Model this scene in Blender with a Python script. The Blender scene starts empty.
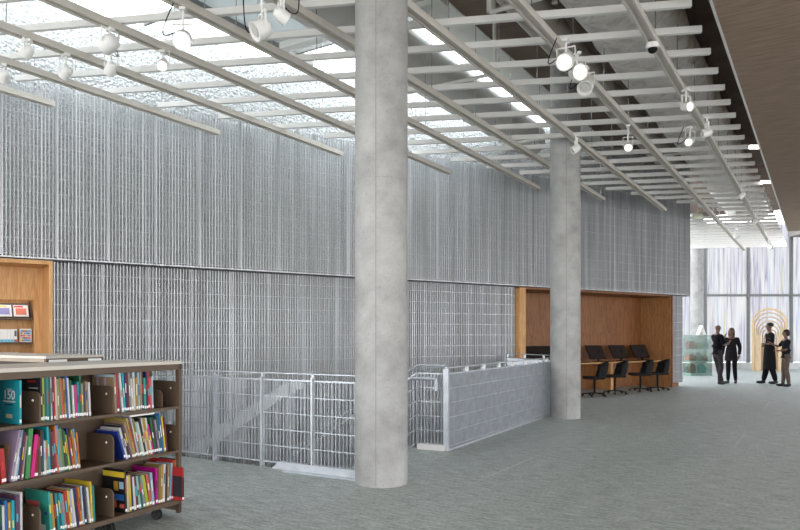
import bpy, bmesh, math, random
from mathutils import Vector, Matrix
from mathutils.geometry import tessellate_polygon
random.seed(7)
R = math.radians
SC = bpy.context.scene
COL = SC.collection
# ------------------------------------------------------------------ camera model
FPX, CX, HY, EYE = 676.0, 400.0, 335.0, 1.5
def at_z(px, py, z):            # point on the horizontal plane z seen at a pixel
    Y = FPX*(z-EYE)/(HY-py); return Vector(((px-CX)/FPX*Y, Y, z))
# ------------------------------------------------------------------ materials
MATS = {}
def nodes(m):
    m.use_nodes = True; nt = m.node_tree; return nt, nt.nodes, nt.links, nt.nodes['Principled BSDF']
def mat(name, col, rough=.6, metal=0., var=.08, scale=6., bump=0., bscale=80., stretch=(1,1,1), spec=.4, emit=None, es=0):
    if name in MATS: return MATS[name]
    m = bpy.data.materials.new(name); nt, N, L, b = nodes(m)
    b.inputs['Roughness'].default_value = rough; b.inputs['Metallic'].default_value = metal
    b.inputs['Specular IOR Level'].default_value = spec
    tc = N.new('ShaderNodeTexCoord'); mp = N.new('ShaderNodeMapping'); mp.inputs['Scale'].default_value = stretch
    L.new(tc.outputs['Object'], mp.inputs['Vector'])
    nz = N.new('ShaderNodeTexNoise'); nz.inputs['Scale'].default_value = scale; nz.inputs['Detail'].default_value = 6
    L.new(mp.outputs[0], nz.inputs['Vector'])
    r = N.new('ShaderNodeValToRGB')
    r.color_ramp.elements[0].position = .3; r.color_ramp.elements[1].position = .7
    r.color_ramp.elements[0].color = (*[max(0, c*(1-var)) for c in col], 1)
    r.color_ramp.elements[1].color = (*[min(1, c*(1+var)) for c in col], 1)
    L.new(nz.outputs[0], r.inputs[0]); L.new(r.outputs[0], b.inputs['Base Color'])
    if bump:
        n2 = N.new('ShaderNodeTexNoise'); n2.inputs['Scale'].default_value = bscale; n2.inputs['Detail'].default_value = 4
        L.new(mp.outputs[0], n2.inputs['Vector'])
        bp = N.new('ShaderNodeBump'); bp.inputs['Strength'].default_value = bump; bp.inputs['Distance'].default_value = .02
        L.new(n2.outputs[0], bp.inputs['Height']); L.new(bp.outputs[0], b.inputs['Normal'])
    if emit:
        b.inputs['Emission Color'].default_value = (*emit, 1); b.inputs['Emission Strength'].default_value = es
    MATS[name] = m; return m

def wood_mat(name, c1, c2, scale=1.0, axis_scale=(6, 6, .6)):
    m = bpy.data.materials.new(name); nt, N, L, b = nodes(m)
    tc = N.new('ShaderNodeTexCoord'); mp = N.new('ShaderNodeMapping'); mp.inputs['Scale'].default_value = axis_scale
    L.new(tc.outputs['Object'], mp.inputs['Vector'])
    nz = N.new('ShaderNodeTexNoise'); nz.inputs['Scale'].default_value = 3*scale; nz.inputs['Detail'].default_value = 8; nz.inputs['Distortion'].default_value = 1.4
    L.new(mp.outputs[0], nz.inputs['Vector'])
    wv = N.new('ShaderNodeMath'); wv.operation = 'MULTIPLY'; wv.inputs[1].default_value = 9
    L.new(nz.outputs[0], wv.inputs[0])
    fr = N.new('ShaderNodeMath'); fr.operation = 'PINGPONG'; fr.inputs[1].default_value = 1; L.new(wv.outputs[0], fr.inputs[0])
    r = N.new('ShaderNodeValToRGB'); r.color_ramp.elements[0].color = (*c1, 1); r.color_ramp.elements[1].color = (*c2, 1)
    L.new(fr.outputs[0], r.inputs[0]); L.new(r.outputs[0], b.inputs['Base Color']); b.inputs['Roughness'].default_value = .5
    MATS[name] = m; return m

def concrete_mat():
    m = bpy.data.materials.new('cast_concrete'); nt, N, L, b = nodes(m)
    tc = N.new('ShaderNodeTexCoord')
    n1 = N.new('ShaderNodeTexNoise'); n1.inputs['Scale'].default_value = 2.2; n1.inputs['Detail'].default_value = 9; n1.inputs['Roughness'].default_value = .65
    L.new(tc.outputs['Object'], n1.inputs['Vector'])
    r = N.new('ShaderNodeValToRGB'); r.color_ramp.elements[0].position = .32; r.color_ramp.elements[1].position = .72
    r.color_ramp.elements[0].color = (.27, .268, .262, 1); r.color_ramp.elements[1].color = (.47, .468, .46, 1)
    L.new(n1.outputs[0], r.inputs[0])
    n2 = N.new('ShaderNodeTexNoise'); n2.inputs['Scale'].default_value = 38; n2.inputs['Detail'].default_value = 3
    L.new(tc.outputs['Object'], n2.inputs['Vector'])
    r2 = N.new('ShaderNodeValToRGB'); r2.color_ramp.elements[0].position = .30; r2.color_ramp.elements[1].position = .42
    r2.color_ramp.elements[0].color = (.80, .80, .80, 1); r2.color_ramp.elements[1].color = (1, 1, 1, 1)
    L.new(n2.outputs[0], r2.inputs[0])
    mx = N.new('ShaderNodeMix'); mx.data_type = 'RGBA'; mx.blend_type = 'MULTIPLY'; mx.inputs[0].default_value = .7
    L.new(r.outputs[0], mx.inputs[6]); L.new(r2.outputs[0], mx.inputs[7]); L.new(mx.outputs[2], b.inputs['Base Color'])
    b.inputs['Roughness'].default_value = .75
    bp = N.new('ShaderNodeBump'); bp.inputs['Strength'].default_value = .25; bp.inputs['Distance'].default_value = .01
    L.new(n2.outputs[0], bp.inputs['Height']); L.new(bp.outputs[0], b.inputs['Normal'])
    return m

def carpet_mat():
    m = bpy.data.materials.new('woven_carpet'); nt, N, L, b = nodes(m)
    tc = N.new('ShaderNodeTexCoord'); mp = N.new('ShaderNodeMapping')
    mp.inputs['Rotation'].default_value = (0, 0, R(-58)); L.new(tc.outputs['Object'], mp.inputs['Vector'])
    def noise(sc, s):
        k = N.new('ShaderNodeMapping'); k.inputs['Scale'].default_value = s; L.new(mp.outputs[0], k.inputs['Vector'])
        n = N.new('ShaderNodeTexNoise'); n.inputs['Scale'].default_value = sc; n.inputs['Detail'].default_value = 5; L.new(k.outputs[0], n.inputs['Vector']); return n
    a = noise(15, (2.2, .32, 1)); c = noise(48, (1.3, .6, 1)); d = noise(1.0, (.3, 1.1, 1))
    r = N.new('ShaderNodeValToRGB'); r.color_ramp.elements[0].position = .38; r.color_ramp.elements[1].position = .62
    r.color_ramp.elements[0].color = (.26, .295, .285, 1); r.color_ramp.elements[1].color = (.60, .65, .63, 1)
    ad = N.new('ShaderNodeMath'); ad.operation = 'ADD'; L.new(a.outputs[0], ad.inputs[0]); L.new(c.outputs[0], ad.inputs[1])
    hf = N.new('ShaderNodeMath'); hf.operation = 'MULTIPLY'; hf.inputs[1].default_value = .5; L.new(ad.outputs[0], hf.inputs[0])
    L.new(hf.outputs[0], r.inputs[0])
    r2 = N.new('ShaderNodeValToRGB'); r2.color_ramp.elements[0].position = .3; r2.color_ramp.elements[1].position = .7
    r2.color_ramp.elements[0].color = (.88, .88, .88, 1); r2.color_ramp.elements[1].color = (1, 1, 1, 1); L.new(d.outputs[0], r2.inputs[0])
    mx = N.new('ShaderNodeMix'); mx.data_type = 'RGBA'; mx.blend_type = 'MULTIPLY'; mx.inputs[0].default_value = 1
    L.new(r.outputs[0], mx.inputs[6]); L.new(r2.outputs[0], mx.inputs[7])
    sp = N.new('ShaderNodeSeparateXYZ'); L.new(mp.outputs[0], sp.inputs[0])      # pale seams between carpet widths, running down the room
    md = N.new('ShaderNodeMath'); md.operation = 'PINGPONG'; md.inputs[1].default_value = .5; L.new(sp.outputs[1], md.inputs[0])
    lt = N.new('ShaderNodeMath'); lt.operation = 'LESS_THAN'; lt.inputs[1].default_value = .012; L.new(md.outputs[0], lt.inputs[0])
    nn = noise(.9, (.35, .5, 1)); gt = N.new('ShaderNodeMapRange'); gt.inputs[1].default_value = .5; gt.inputs[2].default_value = .62; L.new(nn.outputs[0], gt.inputs[0])
    ml = N.new('ShaderNodeMath'); ml.operation = 'MULTIPLY'; L.new(lt.outputs[0], ml.inputs[0]); L.new(gt.outputs[0], ml.inputs[1])
    m3 = N.new('ShaderNodeMath'); m3.operation = 'MULTIPLY'; m3.inputs[1].default_value = .4; L.new(ml.outputs[0], m3.inputs[0])
    my = N.new('ShaderNodeMix'); my.data_type = 'RGBA'; my.inputs[7].default_value = (.72, .75, .74, 1); L.new(m3.outputs[0], my.inputs[0]); L.new(mx.outputs[2], my.inputs[6])
    L.new(my.outputs[2], b.inputs['Base Color'])
    b.inputs['Roughness'].default_value = .5; b.inputs['Specular IOR Level'].default_value = .45
    bp = N.new('ShaderNodeBump'); bp.inputs['Strength'].default_value = .5; bp.inputs['Distance'].default_value = .01
    L.new(c.outputs[0], bp.inputs['Height']); L.new(bp.outputs[0], b.inputs['Normal'])
    return m

def crinkle_mat(name, c1, c2, sc=14, bs=.9):
    m = bpy.data.materials.new(name); nt, N, L, b = nodes(m)
    tc = N.new('ShaderNodeTexCoord')
    v = N.new('ShaderNodeTexVoronoi'); v.inputs['Scale'].default_value = sc; L.new(tc.outputs['Object'], v.inputs['Vector'])
    n = N.new('ShaderNodeTexNoise'); n.inputs['Scale'].default_value = sc*1.3; n.inputs['Detail'].default_value = 6; n.inputs['Distortion'].default_value = .8
    L.new(tc.outputs['Object'], n.inputs['Vector'])
    r = N.new('ShaderNodeValToRGB'); r.color_ramp.elements[0].position = .36; r.color_ramp.elements[1].position = .56
    r.color_ramp.elements[0].color = (*c1, 1); r.color_ramp.elements[1].color = (*c2, 1)
    L.new(n.outputs[0], r.inputs[0]); L.new(r.outputs[0], b.inputs['Base Color'])
    ad = N.new('ShaderNodeMath'); ad.operation = 'ADD'; L.new(v.outputs[0], ad.inputs[0]); L.new(n.outputs[0], ad.inputs[1])
    bp = N.new('ShaderNodeBump'); bp.inputs['Strength'].default_value = bs; bp.inputs['Distance'].default_value = .05
    L.new(ad.outputs[0], bp.inputs['Height']); L.new(bp.outputs[0], b.inputs['Normal'])
    b.inputs['Roughness'].default_value = .5; b.inputs['Metallic'].default_value = .15
    return m

def clear_mat(name, tint, gloss=.08, mixv=.0):
    m = bpy.data.materials.new(name); m.use_nodes = True; nt = m.node_tree; N, L = nt.nodes, nt.links
    N.remove(N['Principled BSDF']); out = N['Material Output']
    t = N.new('ShaderNodeBsdfTransparent'); t.inputs[0].default_value = (*tint, 1)
    g = N.new('ShaderNodeBsdfGlossy'); g.inputs['Roughness'].default_value = .08; g.inputs[0].default_value = (.9, 1, .97, 1)
    x = N.new('ShaderNodeMixShader'); x.inputs[0].default_value = gloss
    L.new(t.outputs[0], x.inputs[1]); L.new(g.outputs[0], x.inputs[2]); L.new(x.outputs[0], out.inputs[0])
    return m

def fritted_mat():
    m = bpy.data.materials.new('striped_fritted_glass'); m.use_nodes = True; nt = m.node_tree; N, L = nt.nodes, nt.links
    N.remove(N['Principled BSDF']); out = N['Material Output']
    tc = N.new('ShaderNodeTexCoord'); mp = N.new('ShaderNodeMapping'); mp.inputs['Scale'].default_value = (5.5, 1, .12)
    L.new(tc.outputs['Object'], mp.inputs['Vector'])
    n = N.new('ShaderNodeTexNoise'); n.inputs['Scale'].default_value = 1.6; n.inputs['Detail'].default_value = 5; L.new(mp.outputs[0], n.inputs['Vector'])
    r = N.new('ShaderNodeValToRGB'); e = r.color_ramp.elements
    e[0].position = .28; e[0].color = (.19, .21, .31, 1); e[1].position = .72; e[1].color = (.42, .40, .26, 1)
    for p, c in ((.37, (.40, .42, .46)), (.44, (.48, .48, .475)), (.52, (.42, .42, .43)), (.56, (.30, .29, .36)), (.60, (.50, .50, .485)), (.67, (.37, .39, .40))):
        k = e.new(p); k.color = (*c, 1)
    L.new(n.outputs[0], r.inputs[0])
    tr = N.new('ShaderNodeBsdfTranslucent'); L.new(r.outputs[0], tr.inputs[0])
    tp = N.new('ShaderNodeBsdfTransparent'); L.new(r.outputs[0], tp.inputs[0])
    x = N.new('ShaderNodeMixShader'); x.inputs[0].default_value = .45
    L.new(tr.outputs[0], x.inputs[1]); L.new(tp.outputs[0], x.inputs[2]); L.new(x.outputs[0], out.inputs[0])
    return m

def skyfill_mat():
    m = bpy.data.materials.new('skyfill_translucent'); m.use_nodes = True; nt = m.node_tree; N, L = nt.nodes, nt.links
    b = N['Principled BSDF']; out = N['Material Output']; b.inputs['Base Color'].default_value = (.8, .8, .79, 1); b.inputs['Roughness'].default_value = .6
    t = N.new('ShaderNodeBsdfTranslucent'); t.inputs[0].default_value = (.46, .47, .48, 1); x = N.new('ShaderNodeMixShader'); x.inputs[0].default_value = .5
    L.new(b.outputs[0], x.inputs[1]); L.new(t.outputs[0], x.inputs[2]); L.new(x.outputs[0], out.inputs[0]); return m
SKYFILL = skyfill_mat()
CONC = concrete_mat(); CARPET = carpet_mat()
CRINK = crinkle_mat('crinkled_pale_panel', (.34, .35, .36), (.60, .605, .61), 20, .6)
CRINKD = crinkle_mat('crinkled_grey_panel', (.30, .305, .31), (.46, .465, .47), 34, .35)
WRAP = crinkle_mat('plastic_duct_wrap', (.66, .63, .59), (.84, .81, .77), 4, 1.0)
GLASS = clear_mat('clear_glass', (.97, .99, .98), .06); GGLASS = clear_mat('greenish_glass', (.73, .78, .76), .02)
FRIT = fritted_mat()
GALV = mat('galvanised_steel', (.57, .58, .60), .42, .35, .28, 8, stretch=(1, 1, .04))
GALVR = mat('galvanised_railing', (.51, .54, .58), .38, .45, .12, 9)
WHITEM = mat('white_powder_coat', (.74, .725, .69), .45, 0, .03)
RAILM = mat('grey_painted_rail', (.62, .585, .53), .45, 0, .05)
FINM = mat('offwhite_painted_crossbar', (.86, .85, .83), .5, 0, .02)
SLABG = mat('pale_grey_ceiling_board', (.82, .81, .78), .8, 0, .05, 2)
SLABB = mat('umber_concrete_ceiling', (.19, .14, .11), .9, 0, .2, 2, .2, 20)
SOFF = mat('brown_fibre_soffit', (.33, .235, .175), .85, 0, .22, 10, .45, 60, (.25, 2.4, 1))
TRIMW = mat('bright_metal_trim', (.75, .74, .72), .35, .3, .02)
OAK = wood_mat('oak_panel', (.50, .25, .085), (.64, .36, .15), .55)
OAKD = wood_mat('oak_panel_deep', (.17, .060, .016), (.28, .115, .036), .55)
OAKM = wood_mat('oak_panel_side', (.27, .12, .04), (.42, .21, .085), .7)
BIRCH = wood_mat('birch_ply', (.50, .36, .22), (.60, .45, .29), .4)
BROWN = mat('taupe_laminate', (.105, .070, .046), .5, 0, .06, 4)
TOPM = mat('pale_laminate_top', (.56, .52, .46), .35, 0, .03, 8)
BLACK = mat('black_plastic', (.010, .010, .011), .6, 0, .1, spec=.12)
DKGREY = mat('charcoal_mesh_fabric', (.045, .045, .05), .8, 0, .15, 60)
SCREEN = mat('dark_screen', (.022, .016, .013), .4, 0, .1, spec=.15)
CHROME = mat('brushed_chrome', (.6, .6, .6), .25, .9, .03)
SCREW = mat('white_screw_cap', (.9, .88, .85), .4, 0, .01)
PAPER = mat('page_block_paper', (.80, .77, .69), .8, 0, .05, 30, stretch=(40, 1, 1))
STICK = mat('white_spine_sticker', (.86, .86, .86), .5, 0, .01)
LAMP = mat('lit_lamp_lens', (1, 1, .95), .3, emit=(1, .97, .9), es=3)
SPOTW = mat('white_lamp_housing', (.82, .81, .79), .35, 0, .02)
RUBBER = mat('black_rubber', (.02, .02, .02), .7)

# ------------------------------------------------------------------ mesh builder
class MB:
    def __init__(s): s.b = bmesh.new()
    def box(s, x0, x1, y0, y1, z0, z1, m=None):
        vs = [s.b.verts.new(v) for v in ((x0,y0,z0),(x1,y0,z0),(x1,y1,z0),(x0,y1,z0),(x0,y0,z1),(x1,y0,z1),(x1,y1,z1),(x0,y1,z1))]
        if m is not None:
            for v in vs: v.co = m @ v.co
        for f in ((0,3,2,1),(4,5,6,7),(0,1,5,4),(1,2,6,5),(2,3,7,6),(3,0,4,7)): s.b.faces.new([vs[i] for i in f])
        return s
    def prism(s, pts, axis, a0, a1):       # pts 2D polygon, axis = extrusion axis
        def P(p, a): return {'x': (a, p[0], p[1]), 'y': (p[0], a, p[1]), 'z': (p[0], p[1], a)}[axis]
        lo = [s.b.verts.new(P(p, a0)) for p in pts]; hi = [s.b.verts.new(P(p, a1)) for p in pts]
        n = len(pts)
        s.b.faces.new(lo[::-1]); s.b.faces.new(hi)
        for i in range(n): s.b.faces.new((lo[i], lo[(i+1) % n], hi[(i+1) % n], hi[i]))
        return s
    def tube(s, p0, p1, r0, r1=None, n=12, cap=True):
        p0, p1 = Vector(p0), Vector(p1); r1 = r0 if r1 is None else r1
        d = (p1-p0); q = d.to_track_quat('Z', 'Y')
        a = [s.b.verts.new(p0 + q @ Vector((r0*math.cos(2*math.pi*i/n), r0*math.sin(2*math.pi*i/n), 0))) for i in range(n)]
        c = [s.b.verts.new(p1 + q @ Vector((r1*math.cos(2*math.pi*i/n), r1*math.sin(2*math.pi*i/n), 0))) for i in range(n)]
        for i in range(n): s.b.faces.new((a[i], a[(i+1) % n], c[(i+1) % n], c[i]))
        if cap: s.b.faces.new(a[::-1]); s.b.faces.new(c)
        return s
    def path(s, pts, r, n=8):
        for i in range(len(pts)-1): s.tube(pts[i], pts[i+1], r, n=n)
        return s
    def lathe(s, prof, n=32, c=(0, 0, 0)):
        rings = []
        for r, z in prof:
            rings.append([s.b.verts.new((c[0]+r*math.cos(2*math.pi*i/n), c[1]+r*math.sin(2*math.pi*i/n), c[2]+z)) for i in range(n)])
        for a, d in zip(rings, rings[1:]):
            for i in range(n): s.b.faces.new((a[i], a[(i+1) % n], d[(i+1) % n], d[i]))
        s.b.faces.new(rings[0][::-1]); s.b.faces.new(rings[-1]); return s
    def ball(s, c, rx, ry=None, rz=None, seg=14):
        ry = rx if ry is None else ry; rz = rx if rz is None else rz
        m = Matrix.Translation(c) @ Matrix.Diagonal((rx, ry, rz, 1))
        bmesh.ops.create_uvsphere(s.b, u_segments=seg, v_segments=max(6, seg*2//3), radius=1, matrix=m); return s
    def bar(s, p0, p1, w, h):              # rectangular bar between two points
        p0, p1 = Vector(p0), Vector(p1); d = p1-p0; L_ = d.length
        q = d.to_track_quat('X', 'Z').to_matrix().to_4x4(); m = Matrix.Translation(p0) @ q
        return s.box(0, L_, -w/2, w/2, -h/2, h/2, m)
    def build(s, name, m, parent=None, smooth=False, bevel=0):
        me = bpy.data.meshes.new(name)
        if bevel: bmesh.ops.bevel(s.b, geom=[e for e in s.b.edges if e.calc_face_angle(0) > .6], offset=bevel, segments=2, affect='EDGES')
        s.b.normal_update(); s.b.to_mesh(me); s.b.free()
        if smooth:
            for p in me.polygons: p.use_smooth = True
            me.set_sharp_from_angle(angle=R(45))
        me.materials.append(m); o = bpy.data.objects.new(name, me); COL.objects.link(o)
        if parent: o.parent = parent
        return o
def thing(name, label, cat, loc=(0, 0, 0), rz=0, group=None):
    o = bpy.data.objects.new(name, None); COL.objects.link(o); o.empty_display_size = .1
    o.location = loc; o.rotation_euler = (0, 0, rz); o['label'] = label; o['category'] = cat
    if group: o['group'] = group
    return o
def tag(o, label, cat, group=None):
    o['label'] = label; o['category'] = cat
    if group: o['group'] = group
    return o
def struct(o): o['kind'] = 'structure'; return o
def place(o, loc, rz=0): o.location = loc; o.rotation_euler = (0, 0, rz); return o
def copy_tree(o, parent=None):
    c = o.copy(); COL.objects.link(c); c.parent = parent
    for ch in list(o.children): copy_tree(ch, c)
    return c

# ------------------------------------------------------------------ frames
W0, WA = Vector((-5.9, 9.99, 0)), math.atan2(.564, .826)     # screened wall: x along it, y behind it
WX, WY = Vector((math.cos(WA), math.sin(WA), 0)), Vector((-math.sin(WA), math.cos(WA), 0))
RA = R(-32)                                                  # ceiling frame: x = p (right), y = q (down the room)
def rail_pt(p, q, z=0): return Vector((p*math.cos(RA)-q*math.sin(RA), p*math.sin(RA)+q*math.cos(RA), z))
GA = math.atan2(-.488, .873); G0 = Vector((-.354, 7.05, 0))  # stair guard frame
GX, GY = Vector((math.cos(GA), math.sin(GA), 0)), Vector((-math.sin(GA), math.cos(GA), 0))
def gpt(x, y, z=0): return G0 + GX*x + GY*y + Vector((0, 0, z))
def wq(p): return 5.34 + 2.281*(p+10.3)                       # wall line in the ceiling frame
WEND = 17.5; CEIL = 6.6

# ------------------------------------------------------------------ floor with the stairwell opening
def wall_hit(pt, d):                # where a ray pt+d*s meets the screened wall line
    n = WY; s = (W0-pt).dot(n)/d.dot(n); return pt + d*s
hl0 = gpt(-4.7, 0); hl1 = wall_hit(hl0, WY) + WY*.25
rend = gpt(0, 7.56); hr1 = W0 + WX*10.25 + WY*.25
hole = [gpt(-.5, 0), hl0, hl1, hr1, rend, gpt(0, 2.0), gpt(-.5, 2.0)]
outer = [Vector((-16, -7, 0)), Vector((24, -7, 0)), Vector((36, 31, 0)), Vector((-2, 31, 0)), Vector((-16, 20, 0))]
def slab_mesh(name, outer, holes, z, th, m):
    polys = [outer]+holes; flat = [v for p in polys for v in p]
    tris = tessellate_polygon([[Vector((v.x, v.y, 0)) for v in p] for p in polys])
    b = bmesh.new(); vs = [b.verts.new((v.x, v.y, z)) for v in flat]; vb = [b.verts.new((v.x, v.y, z-th)) for v in flat]
    for t in tris:
        f = b.faces.new([vs[i] for i in t]); g = b.faces.new([vb[i] for i in t][::-1])
    k = 0
    for p in polys:
        n = len(p)
        for i in range(n): b.faces.new((vs[k+i], vs[k+(i+1) % n], vb[k+(i+1) % n], vb[k+i]))
        k += n
    bmesh.ops.recalc_face_normals(b, faces=b.faces)
    me = bpy.data.meshes.new(name); b.to_mesh(me); b.free(); me.materials.append(m)
    o = bpy.data.objects.new(name, me); COL.objects.link(o); return o
struct(slab_mesh('floor', outer, [hole], 0, .3, CARPET))
low = MB(); low.prism([(v.x, v.y) for v in (gpt(1.5, -1.5), gpt(-8, -1.5), hl1+WY*.2-WX*5, hr1+WY*.2+WX*3, gpt(3, 8))], 'z', -3.4, -3.2)
struct(low.build('floor', CARPET))
# well side walls
ws = MB()
pts = [gpt(.02, 0), gpt(-4.72, 0), hl1]
for a, b_ in ((gpt(-.45, 0), gpt(-4.75, 0)), (gpt(-4.75, 0), hl1), (gpt(.05, 2.05), gpt(.05, 7.5)), (gpt(.05, 7.5), hr1)):
    ws.bar(Vector((a.x, a.y, -1.75)), Vector((b_.x, b_.y, -1.75)), .06, 2.88)
struct(ws.build('wall_stairwell', mat('stairwell_board', (.42, .44, .43), .8, 0, .05)))

# ------------------------------------------------------------------ screened wall
wl = thing('wall_left', 'tall wall of grey crinkled panels behind a galvanised bar screen', 'wall', W0, WA)
del wl['label'], wl['category']; struct(wl)
AL1, AR0, AR1 = .69, 10.58, 16.58   # alcoves: left one up to AL1, right one AR0..AR1
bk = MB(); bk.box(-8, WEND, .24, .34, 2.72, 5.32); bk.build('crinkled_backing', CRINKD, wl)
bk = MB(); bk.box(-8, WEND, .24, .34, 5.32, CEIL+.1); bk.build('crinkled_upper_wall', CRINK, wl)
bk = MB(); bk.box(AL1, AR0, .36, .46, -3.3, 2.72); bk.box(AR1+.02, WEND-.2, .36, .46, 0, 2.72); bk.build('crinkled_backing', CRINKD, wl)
for i in range(35):                                          # upper screen
    x0 = -7.4+.74*i; x1 = min(x0+.74, WEND)
    if x1-x0 < .2: continue
    g = MB(); rr = random.Random(i)
    nb = int(round((x1-x0)/.0529)); 
    for k in range(nb):
        x = x0+.012+(x1-x0-.012)*k/nb; w = .010 if k % 5 else .016
        g.box(x, x+w, 0, .032, 2.68, 5.34)
    z = 2.72
    while z < 5.34: g.box(x0, x1-.004, .012, .02, z-.0028, z+.0028); z += .237
    g.box(x0+.002, x1-.002, -.004, .05, 2.66, 2.682)
    g.build('screen_panel', GALV, wl)
g = MB()
for i in range(36):
    x = -7.4+.74*i
    if x <= WEND: g.box(x-.011, x+.011, .034, .09, 2.70, 5.36)
g.build('screen_post', GALV, wl)
MB().box(-8, WEND, .1, .24, 2.64, 2.70).build('ledge', mat('dark_gap', (.05, .05, .05)), wl)
for i in range(19):                                          # lower screen, set back
    x0 = AL1+.02+.72*i; x1 = min(x0+.72, AR0)
    if x1-x0 < .1: continue
    g = MB(); nb = int(round((x1-x0)/.0529))
    for k in range(nb):
        x = x0+.012+(x1-x0-.012)*k/nb; g.box(x, x+(.011 if (k*5+i) % 4 else .017), .14, .175, -1.2, 2.64)
    z = 2.45
    while z > -1.2: g.box(x0, x1, .132, .144, z-.004, z+.004); z -= .237
    g.box(x0-.014, x0+.0, .16, .24, -1.2, 2.64)
    g.build('screen_panel', GALV, wl)
g = MB()
for k in range(12):
    x = AR1+.05+k*.0529; g.box(x, x+.014, .1, .135, .12, 2.66)
for k in range(11): g.box(AR1+.03, AR1+.66, .094, .104, .2+k*.237, .208+k*.237)
g.box(AR1+.03, AR1+.66, .2, .22, .12, 2.66)
g.box(AR1+.64, AR1+.66, .1, .5, .12, 2.66)
g.build('screen_panel', GALV, wl)
MB().box(WEND-.02, WEND, .03, 1.6, 2.66, CEIL).build('end_return', GALV, wl)
MB().box(AR1+.02, AR1+.6, .2, .5, 0, .12).build('plinth', OAKD, wl)

# ------------------------------------------------------------------ oak alcoves
def W(x, y, z=0): return W0+WX*x+WY*y+Vector((0, 0, z))
ra = thing('alcove_panelling', 'deep oak lined alcove behind the row of task chairs and monitors', 'alcove', W(0, 0), WA)
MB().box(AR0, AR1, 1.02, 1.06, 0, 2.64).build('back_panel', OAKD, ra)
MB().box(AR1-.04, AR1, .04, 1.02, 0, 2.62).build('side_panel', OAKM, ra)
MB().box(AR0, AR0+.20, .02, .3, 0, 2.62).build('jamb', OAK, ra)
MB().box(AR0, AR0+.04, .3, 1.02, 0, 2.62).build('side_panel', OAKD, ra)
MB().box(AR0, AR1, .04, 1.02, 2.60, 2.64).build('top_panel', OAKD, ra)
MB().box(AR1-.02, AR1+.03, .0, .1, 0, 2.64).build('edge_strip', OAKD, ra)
la = thing('magazine_alcove', 'honey oak lined alcove holding magazine shelves at far left', 'alcove', W(0, 0), WA)
MB().box(-3.4, AL1, .02, .78, 2.58, 2.64).build('top_panel', OAK, la)
MB().box(AL1-.05, AL1, .02, .75, 0, 2.58).build('side_panel', OAK, la)
MB().box(AL1-.18, AL1-.05, .70, .75, 0, 2.58).build('front_stile', OAK, la)
MB().box(-3.4, AL1-.18, .70, .75, 2.06, 2.58).build('header_panel', OAK, la)
MB().box(-3.4, AL1-.05, 1.23, 1.27, 0, 2.64).build('back_panel', OAK, la)
MB().box(AL1-.18, AL1-.14, .75, 1.23, 0, 2.1).build('side_panel', OAK, la)
MB().box(-3.44, -3.4, .02, 1.27, 0, 2.64).build('side_panel', OAK, la)
# magazine rack inside
rk = thing('magazine_rack', 'brown metal display shelves with tilted magazines inside the oak alcove', 'shelf', W(.0, .28), WA)
XR = AL1-.16
def zpx(y, Y=10.9): return EYE+(HY-y)*Y/FPX
for z in (1.77, 1.385, 1.0, .6):
    MB().box(-3.3, XR-.04, .5, .9, z-.025, z).build('shelf', BROWN, rk)
MB().prism([(.52, 1.78), (.9, 1.78), (.9, 2.06), (.82, 2.06)], 'x', XR-.05, XR-.035).build('end_bracket', BROWN, rk)
MB().box(-.62, -.58, .88, .93, .3, 2.0).build('upright', BROWN, rk)
tilt = MB(); tilt.prism([(.54, 1.775), (.56, 1.775), (.80, 2.02), (.78, 2.02)], 'x', -3.2, XR-.08); tilt.build('display_plate', BROWN, rk)
def colmat(c):
    return mat('cover_%02x%02x%02x' % tuple(int(255*v) for v in c), c, .45, 0, .06, 12)
magcols = [((.75,.2,.12),'white magazine with a red and black picture, tilted beside the bracket'),
           ((.30,.28,.55),'white magazine with a purple picture, tilted second from the bracket'),
           ((.15,.35,.2),'white magazine with green picture, cut by the photo edge')]
for k, (c, lb) in enumerate(magcols):
    x1 = XR-.085-.235*k; m0 = Matrix.Translation((0, .535, 1.79)) @ Matrix.Rotation(R(-46), 4, 'X')
    o = MB().box(x1-.21, x1, -.012, -.002, 0, .27, m0).build('magazine', mat('magazine_white', (.8, .8, .78), .35, 0, .02))
    o.location = W(.0, .28); o.rotation_euler.z = WA; tag(o, lb, 'magazine', 'magazines tilted on the alcove display shelf')
    MB().box(x1-.18, x1-.03, -.015, -.0125, .04, .19, m0).build('cover_picture', colmat(c), o)
    MB().box(x1-.20, x1-.07, -.015, -.0125, .21, .25, m0).build('masthead', colmat((.7, .1, .08) if k == 0 else (.85, .75, .2)), o)
for k in range(6):
    x1 = .28-.046*k
    o = MB().box(x1-.043, x1, .55, .72, 1.387, 1.387+.205).build('paperback', mat('paperback_white', (.82, .82, .82), .4, 0, .02))
    o.location = W(.0, .28); o.rotation_euler.z = WA
    tag(o, ['paperback with dark portrait on its spine, last of the series row in the alcove'] [0] if k == 0 else 'white and blue paperback, %s from the right in the alcove series row' % ['', 'second', 'third', 'fourth', 'fifth', 'sixth'][k], 'book', 'paperback series on the alcove shelf')
    MB().box(x1-.041, x1-.002, .547, .5495, 1.39, 1.43).build('colour_band', colmat((.1, .55, .75) if k else (.6, .15, .12)), o)
    if k == 0: MB().box(x1-.037, x1-.006, .547, .5495, 1.48, 1.57).build('spine_picture', colmat((.12, .1, .1)), o)
o = MB().box(.0, .17, .60, .62, 1.388, 1.60).build('comic_book', mat('magazine_white', (.8, .8, .78)))
place(o, W(.32, .28), WA); tag(o, 'bright comic collection standing face out, alone beside the series row in the alcove', 'book')
rr = random.Random(5)
pc = [MB() for _ in range(4)]
for i in range(6):
    for j in range(5): pc[rr.randrange(4)].box(.01+.025*i, .033+.025*i, .596, .5995, 1.40+.037*j, 1.43+.037*j)
for m_, c in zip(pc, ((.75, .12, .1), (.1, .35, .65), (.85, .6, .1), (.2, .15, .15))): m_.build('cover_picture', colmat(c), o)
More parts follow.
